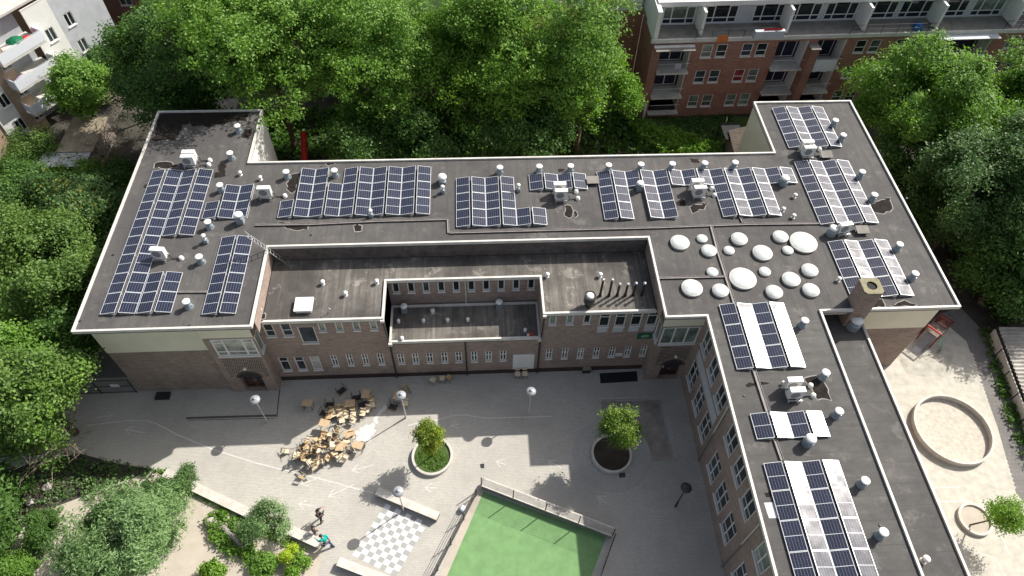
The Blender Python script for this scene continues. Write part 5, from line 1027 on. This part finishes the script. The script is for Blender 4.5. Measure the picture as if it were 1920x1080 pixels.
# climbing frame with slide
s0, s1 = Vector((*W(1720, 655), .25)), Vector((*W(1752, 620, 1.3), 1.35)); d = s1-s0; n_ = Vector((-d.y, d.x, 0)).normalized()
g = thing('climbing_frame', 'red climbing frame with metal slide beside the right wing', 'playground frame')
mb = MB(); A = n_*.27; mb.face([s0+A, s0-A, s1-A, s1+A]); mb.face([s0+A, s1+A, s1-A, s0-A]); 
for k in (-1, 1): q = n_*.27*k; mb.face([s0+q, s1+q, s1+q+Vector((0, 0, .18)), s0+q+Vector((0, 0, .18))])
mb.face([s0-d.normalized()*.4+A-Vector((0, 0, .02)), s0-d.normalized()*.4-A-Vector((0, 0, .02)), s0-A, s0+A]); mb.build('slide', 'alu', g)
c0 = Vector(W(1753, 640, .9)); u = Vector((.80, .6)); v = Vector((-.6, .80)); H_ = 1.5
Q3 = lambda a, b, z: (c0.x+u.x*a+v.x*b, c0.y+u.y*a+v.y*b, z)
for a in (0, 1.2, 2.3):
    for b in (0, 1.1): MB().tube([Q3(a, b, 0), Q3(a, b, H_ if a else H_+.4)], .05, 6).build('post', 'redd' if a != 1.2 else 'dark', g)
for b in (0, 1.1):
    mb = MB()
    for z in (.5, .9, 1.3, H_): mb.tube([Q3(0, b, z), Q3(2.3, b, z)], .035, 5)
    mb.build('crossbar', 'dark', g)
MB().box(0, 1.2, .03, 1.07, 1.3, 1.36, T=lambda a, b, z: Q3(a, b, z)).build('platform', 'rust', g); mb = MB()
for k in range(7): mb.tube([Q3(1.2+k*.17, 0, H_), Q3(1.2+k*.17, 1.1, H_)], .03, 5)
mb.build('monkey_bars', 'redd', g)
mb = MB()
for k in range(9):
    for b in (0, 1.1): mb.tube([Q3(k*.28, b, .3), Q3(k*.28, b, H_)], .014, 4)
mb.build('climbing_net', 'dark', g)
mb = MB()
for k in range(5): mb.tube([Q3(2.35, 0, .3+.35*k), Q3(2.35, 1.1, .3+.35*k)], .03, 4); mb.tube([Q3(2.8, .1, 0), Q3(2.3, .1, H_)], .03, 4)
mb.build('end_ladder', 'dark', g); MB().tube([Q3(0, 0, H_+.35), Q3(0, 1.1, H_+.35)], .07, 8).build('top_beam', 'red', g); mb = MB()
for k in range(6): mb.tube([Q3(-.05, -.7+.11*k, .25*k+.1), Q3(.5, -.7+.11*k, .25*k+.1)], .025, 4)
mb.build('ladder_rungs', 'green', g)
# slab fence and corrugated roof
fa, fb = Vector(W(1853, 629)), Vector(W(1930, 838)); L = (fb-fa).length; T = Matrix.Translation((fa.x, fa.y, 0)) @ Matrix.Rotation(math.atan2((fb-fa).y, (fb-fa).x), 4, 'Z')
g = thing('slab_fence', 'concrete slab fence beside the corrugated shed roof', 'fence'); 
for k in range(5): MB().box(L*k/5+.03, L*(k+1)/5-.03, -.04, .04, 0, .95, T=T).build('slab', 'concrete', g); MB().box(L*k/5-.06, L*k/5+.02, -.06, .06, 0, .9, T=T).build('post', 'dark', g)
def corrugated(name, P, zs_, n, label, m='corr', amp=.05):
    a, b, c, d = [Vector((*p, z)) for p, z in zip(P, zs_)]; g = thing(name, label, 'shed'); mb = MB(); N_ = n*6
    for i in range(N_):
        t0, t1 = i/N_, (i+1)/N_; h0, h1 = amp*math.sin(i/6*6.2832), amp*math.sin((i+1)/6*6.2832); up = Vector((0, 0, 1))
        mb.face([a.lerp(d, t0)+up*h0, b.lerp(c, t0)+up*h0, b.lerp(c, t1)+up*h1, a.lerp(d, t1)+up*h1], sm=True)
    mb.build('roof', m, g); mb = MB(); ins = [(Vector(p)+(sum((Vector(q) for q in P), Vector((0, 0)))/4-Vector(p))*.06) for p in P]; mb.prism([tuple(p) for p in ins], 0, min(zs_)-.1); mb.build('wall', 'rust', g)
corrugated('corrugated_shed', [W(1872, 613, 1.15), W(1975, 616, 1.15), W(2060, 790, 1.15), W(1940, 792, 1.15)], (1.15, 1.3, 1.3, 1.15), 24, 'shed with pale corrugated roof at the right picture edge', amp=.06)
corrugated('ribbed_shed', [W(1366, 245, 2.4), W(1415, 235, 2.4), W(1400, 292, 2.4), W(1378, 292, 2.4)], (2.4, 2.5, 2.5, 2.4), 16, 'small shed with ribbed roof beside the cream rear wall', 'rust', .06)
g = thing('rear_pergola', 'dark timber canopy beside the ribbed shed', 'canopy'); a, b = W(1350, 232, 2.2), W(1362, 262, 2.2)
MB().box(a[0], a[0]+1.8, b[1], a[1], 2.15, 2.25).build('roof', 'black', g)
for q in (a, b): MB().tube([(q[0]+.05, q[1]+(.05 if q == b else -.05), 0), (q[0]+.05, q[1]+(.05 if q == b else -.05), 2.15)], .05, 5).build('post', 'dark', g)
tag(MB().box(-.35, .35, -.03, .03, 0, 2.0, T=Matrix.Translation((*W(1353, 253), 0)) @ Matrix.Rotation(1.2, 4, 'Z')).build('leaning_board', 'greyp'), 'pale panel leaning against the dark canopy', 'board')
# red pole behind school
x, y = W(571, 286, 1.6); g = thing('garden_slide', 'bright red slide standing under the trees behind the school', 'slide', (x, y, 0)); MB().tube([(0, -2.2, .35), (0, -.6, 1.3), (0, 1.4, 2.9)], .3, 12).build('chute', 'red', g); MB().tube([(0, 1.5, 0), (0, 1.5, 2.8)], .08, 8).build('post', 'bark', g)
# left: shed roof, blue barrel
g = thing('flat_shed', 'grey flat roofed garden shed left of the alley', 'shed', (*W(120, 298, 2.2), 0)); MB().box(-2.0, 2.0, -.9, .9, 0, 2.1).build('wall', 'rust', g); mb = MB()
for k in range(5): mb.box(-2.1+k*.84, -2.1+(k+1)*.84-.03, -1, 1, 2.11, 2.2)
mb.build('roof', 'greyp', g)
g = thing('brown_shed', 'small tan roofed shed under the leafless creeper', 'shed', (*W(155, 250, 2.3), 0)); MB().box(-1.5, 1.5, -2.4, 2.2, 0, 2.2).build('wall', 'rust', g); MB().box(-1.6, 1.6, -2.5, 2.3, 2.21, 2.3).build('roof', mat('tan_felt', (0.34, 0.29, 0.21), .9, .2, 2), g)
g = thing('water_butt', 'blue plastic water butt in the garden left of the alley', 'barrel', (*W(141, 320, .8), 0)); MB().lathe((0, 0, 0), [(.36, 0), (.42, .4), (.4, .9), (.34, 1.0)], 14).build('tub', 'blue', g); MB().lathe((0, 0, 1.0), [(.36, 0), (.36, .04), (0, .1)], 14).build('lid', 'blue', g)
g = thing('blue_tarp', 'blue tarpaulin heap half hidden under the left trees', 'tarpaulin', (*W(100, 702, .6), 0)); MB().lathe((0, 0, 0), [(.9, 0), (.7, .4), (.3, .7), (0, .75)], 7, sm=False).build('sheet', 'blue', g)
# =================================================================== REAR BRICK FLATS
FB = thing('brick_flats', 'long red brown brick block of flats with white top storey behind the trees', 'apartment block')
F0, F1 = (16.6, 55.9), (62.0, 57.26); TF, LF = frame2(F0, F1); U = lambda X: (X-16.6)*1.00045
fw_ = []; skipb = [(17.4, 20.3), (28.5, 31.4), (32.3, 35.1), (43.7, 49.6)]
for sx in (21.3, 25.13, 36.15, 40.05, 51.2, 55.0):
    for dx_ in (0, 1.4):
        for j, (zb_, hh) in enumerate(((1.15, 1.4), (4.02, 1.4), (6.88, 1.35))):
            gl = 'glassr' if (sx, dx_, j) == (25.13, 0, 1) else rc.choice(('glass', 'glass', 'glass', 'glassg')); fw_.append((U(sx+dx_), U(sx+dx_+1.02), zb_, zb_+hh, 'low', gl))
holes = [h[:4] for h in fw_]+[(U(a), U(b), .85, 8.35, 1.5) for a, b in skipb]
facade('wall', FB, 'brickr', F0, F1, 0, 8.6, holes); HW(fw_, FB, F0, F1)
for a, b in skipb:
    mb = MB(); mb.box(U(a)+.01, U(b)-.01, -1.49, -1.45, .86, 8.34, T=TF); mb.build('balcony_wall', 'navy', FB)
    mb = MB(); mb.box(U(b)-.08, U(b)-.01, -1.44, -.02, .86, 8.34, T=TF); mb.build('balcony_side', 'whitewall', FB)
    for j, z in enumerate((0.85, 2.78, 5.62)):
        bl = MB().box(U(a)-.1, U(b)+.05, -1.44, .55, z-.18, z, T=TF).build('balcony_slab', 'trim', FB)
        mb = MB(); mb.tube([TF(U(a)-.05, .5, z+1.0), TF(U(b), .5, z+1.0)], .03, 5)
        for k in range(int((b-a)/.14)): mb.tube([TF(U(a)+k*.14, .5, z), TF(U(a)+k*.14, .5, z+1.0)], .01, 3)
        mb.build('railing', 'alu', bl)
        if j: window(FB, TF(0, -1.4, 0)[:2], TF(10, -1.4, 0)[:2], U(a)+.3, U(b)-.3, z+.1, z+2.2, 'double', 'glass', name='balcony_window', sill=False)
mb = MB(); mb.box(-.3, LF, -.05, .12, 8.6, 8.95, T=TF); mb.box(U(16.62), U(20.4), .12, .5, 8.3, 8.42, T=TF); mb.build('fascia', 'trim', FB)
MB().box(U(31.5), U(32.25), .02, .95, 0, 7.95, T=TF).build('pier', 'brickr', FB); MB().box(U(31.4), U(32.35), .0, 1.0, 7.951, 8.05, T=TF).build('pier_cap', 'concd', FB)
MB().box(0, LF, -12, -.05, 8.5, 8.9, T=TF).build('terrace', 'concd', FB)
# penthouse storey
G0, G1 = (16.9, 58.2), (62, 59.55); TG, LG = frame2(G0, G1); UG = lambda X: X-16.9; pw = []
for a in (17.6, 21.6, 26.2, 29.6, 33.1, 37.0, 40.4, 44.0, 47.6, 52): pw.append((UG(a), UG(a+3.05), 8.98, 11.22, 'three', rc.choice(('glass', 'glassg', 'glass'))))
facade('penthouse_wall', FB, 'greyp', G0, G1, 8.9, 11.3, [h[:4] for h in pw])
for h in pw: window(FB, G0, G1, *h, .1, .09, 'white', False, 'window', 'navy')
mb = MB(); mb.box(-.2, LG, -10, .9, 11.3, 11.75, T=TG); mb.build('roof', 'whitewall', FB); mb = MB(); mb.box(0.0, LG-.2, -9.8, .7, 11.755, 11.77, T=TG); mb.build('roof_deck', 'concrete', FB)
for a in (20.8, 28.9, 36.3, 43.4, 51): MB().box(UG(a), UG(a)+.22, .02, 1.9, 8.96, 11.29, T=TG).build('party_wall', 'whitewall', FB)
for a, b in ((20.4, 28.5), (35, 43.6), (50, 60)):
    mb = MB()
    for z in (9.4, 9.85): mb.tube([TF(U(a), .05, z), TF(U(b), .05, z)], .025, 5)
    for k in range(int((b-a)/1.5)+1): mb.tube([TF(U(a)+k*1.5, .05, 8.9), TF(U(a)+k*1.5, .05, 9.85)], .025, 5)
    mb.build('terrace_railing', 'dark', FB)
MB().box(U(28.6)-2.9, U(28.6)-.1, .1, .5, 9.0, 9.75, T=TF).build('terrace_screen', 'greyp', FB); MB().box(U(43.7), U(49.6), .1, .9, 8.55, 8.62, T=TF).build('canopy', 'greyp', FB)
MB().box(U(16.7), U(20.4), .1, .9, 8.2, 8.28, T=TF).build('canopy', 'concd', FB)
# end block stepping back on the left
E0, E1 = (-17, 61.2), (16.3, 61.2); TE, LE = frame2(E0, E1); ew = []
for X in (13.0, 9.5, 5.5, -7, -9.2, -11.4):
    for zb_ in (1.2, 4.1, 6.9): ew.append((X+17, X+17+1.3, zb_, zb_+1.5, 'double', 'glassg' if X > 8 else 'glass'))
FE = thing('rear_brick_block', 'brown brick block with white top storey glimpsed between the tall trees', 'apartment block')
facade('wall', FE, 'brickr', E0, E1, 0, 8.6, [h[:4] for h in ew]); HW(ew, FE, E0, E1)
MB().box(0, LE, -8, .0, 8.6, 11.6, T=TE).build('top_storey', 'whitewall', FE); MB().box(LE, LE+.25, -8, .0, 0, 8.6, T=TE).build('end_wall', 'brickr', FE)
facade('wall', FB, 'brickr', (16.6, 61.2), (16.6, 55.9), 0, 8.6); MB().box(16.5, 16.9, 56.0, 62, 8.6, 11.6).build('end_panel', 'whitewall', FB)
I0, I1 = (-62, 71), (-17.4, 70); TI, LI = frame2(I0, I1); iw = [(u_, u_+1.3, zb_, zb_+1.5, 'double', 'glass') for u_ in (4, 7, 11, 14, 18, 21, 25, 28) for zb_ in (1.2, 4.1, 6.9)]
FI = thing('far_brick_block', 'brown brick block behind the leafless tree at the top left', 'apartment block'); facade('wall', FI, 'brickr', I0, I1, 0, 8.6, [h[:4] for h in iw]); HW(iw, FI, I0, I1)
MB().box(0, LI, -8, .0, 8.6, 11.6, T=TI).build('top_storey', 'greyp', FI)
# things on the flats
def cloth(name, p, w_, h_, m, label, z, d=.6):
    a = TF(p, d, z); n = 8; mb = MB()
    for i in range(n):
        q0, q1 = w_*i/n, w_*(i+1)/n; o0, o1 = .05*math.sin(i*1.7), .05*math.sin((i+1)*1.7)
        mb.face([TF(p+q0, d+o0, z-h_), TF(p+q1, d+o1, z-h_), TF(p+q1, d, z), TF(p+q0, d, z)], sm=True); mb.face([TF(p+q0, d+o0-.01, z-h_), TF(p+q0, d-.01, z), TF(p+q1, d-.01, z), TF(p+q1, d+o1-.01, z-h_)], sm=True)
    tag(mb.build(name, m), label, 'laundry', 'laundry on the flats')
cloth('bed_sheet', U(32.5), 2.1, 1.3, 'cloth', 'big white sheet hanging from a balcony of the brick flats', 6.62, .62); cloth('laundry', U(22.4), 1.0, .7, 'orange', 'orange and white laundry over the terrace railing', 9.3, .2); cloth('laundry', U(18.9), .6, .5, 'lilac', 'lilac laundry on the upper left balcony', 6.6, .55); cloth('laundry', U(26.5), 1.7, .35, 'red', 'red cloths along the terrace screen', 9.95, .3)
g = thing('terrace_table', 'blue plastic chairs heaped on the terrace of the flats', 'garden furniture', (*W(1722, 48, 9.2), 8.9)); MB().lathe((0, 0, 0), [(.5, 0), (.45, .4), (.2, .6), (0, .62)], 8).build('cover', 'blue', g)
for i, (a, b, l) in enumerate(((18, 60.5, 'dark rooftop planter at the left end of the flats roof'), (33.5, 61, 'white rooftop box on the flats roof'), (27.2, 61.2, 'dark rooftop duct near the middle of the flats roof'))):
    g = thing('rooftop_box', l, 'box', (a, b, 11.77)); MB().box(-.8, .8, -.4, .4, 0, .6).build('body', 'dark' if i != 1 else 'white', g); MB().box(-.85, .85, -.45, .45, .61, .68).build('rim', 'greyp', g)
# white downpipe post by the flats corner
tag(MB().box(16.9, 17.1, 55.5, 55.75, 0, 1.9).build('white_post', 'white'), 'white upright fence post at the left corner of the brick flats', 'post')
# =================================================================== LEFT HOUSE WITH BALCONIES
H0, H1 = Vector((-48.2, 44.9)), Vector((-42.0, 55.2)); dd = (H1-H0).normalized(); HS = thing('balcony_house', 'white and pale brick house with stacked balconies at the upper left', 'apartment block')
P = lambda t: tuple(H0+dd*t)
def hwin(t0, t1, z0, z1, g='glass'): return (t0, t1, z0, z1, 'double', g)
segs = [(-12, 9.3, 'brickp', 0.0), (9.3, 11.2, 'whitewall', .12), (11.2, 12.4, 'brickp', .0), (16.2, 18.8, 'whitewall', .1), (18.8, 24.2, 'greyp', -.5)]
for a, b, m, off in segs:
    nrm = Vector((dd.y, -dd.x))*off; p0 = Vector(P(a))+nrm; p1 = Vector(P(b))+nrm; wl = [hwin(q, q+.9, z, z+1.3) for z in (1.2, 4.0, 6.8) for q in ([b-a-3.2, b-a-6] if b-a > 8 else [1.0]) if q > 0]
    facade('wall', HS, m, tuple(p0), tuple(p1), 0, 10.5, [h[:4] for h in wl]); HW(wl, HS, tuple(p0), tuple(p1))
    if off > 0: MB().box(0, b-a, -off-.05, -.02, 10.5, 10.6, T=frame2(tuple(p0), tuple(p1))[0]).build('coping', 'trim', HS); facade('wall', HS, m, P(a), tuple(p0), 0, 10.5); facade('wall', HS, m, tuple(p1), P(b), 0, 10.5)
TH, _ = frame2(P(0), P(10))
MB().box(12.4, 16.2, -1.6, -1.5, 0, 10.5, T=TH).build('balcony_wall', 'greyp', HS)
MB().box(-12, 24.2, -10, -.6, 10.5, 10.7, T=TH).build('roof', 'concrete', HS); MB().box(-12, 24.2, -10, -9.9, 0, 10.5, T=TH).build('rear_wall', 'brickp', HS)
for j, z in enumerate((2.6, 5.3, 8.0)):
    sl_ = MB().box(11.9, 16.4, -1.49, 1.3, z-.18, z, T=TH).build('balcony', 'trim', HS)
    MB().box(11.9, 16.4, 1.25, 1.3, z+.05, z+1.0, T=TH).build('balcony_front', 'cloth', sl_); MB().box(11.9, 11.95, 0, 1.24, z+.05, z+1.0, T=TH).build('balcony_front', 'cloth', sl_); MB().box(16.35, 16.4, 0, 1.24, z+.05, z+1.0, T=TH).build('balcony_front', 'cloth', sl_)
    mb = MB(); mb.tube([TH(11.9, 1.28, z+1.08), TH(16.4, 1.28, z+1.08)], .025, 5); mb.build('handrail', 'alu', sl_)
for i, (t, d_, z, m, l, c) in enumerate(((14.2, .6, 8.0, 'green', 'green parasol cloth on the upper balcony', 'parasol'), (13.0, .6, 5.3, 'lilac', 'pink laundry rack on the middle balcony', 'laundry rack'), (15.2, .5, 8.0, 'red', 'red laundry pile on the top balcony', 'laundry'))):
    p = TH(t, d_, z); g = thing(c.replace(' ', '_'), l, c, p); MB().tube([(0, 0, 0), (0, 0, 1.2 if c == 'parasol' else .5)], .03, 5).build('stand', 'alu', g); MB().lathe((0, 0, 1.0 if c == 'parasol' else .45), [(.75, 0), (.4, .2), (0, .3)], 8, sm=False).build('cloth', m, g)
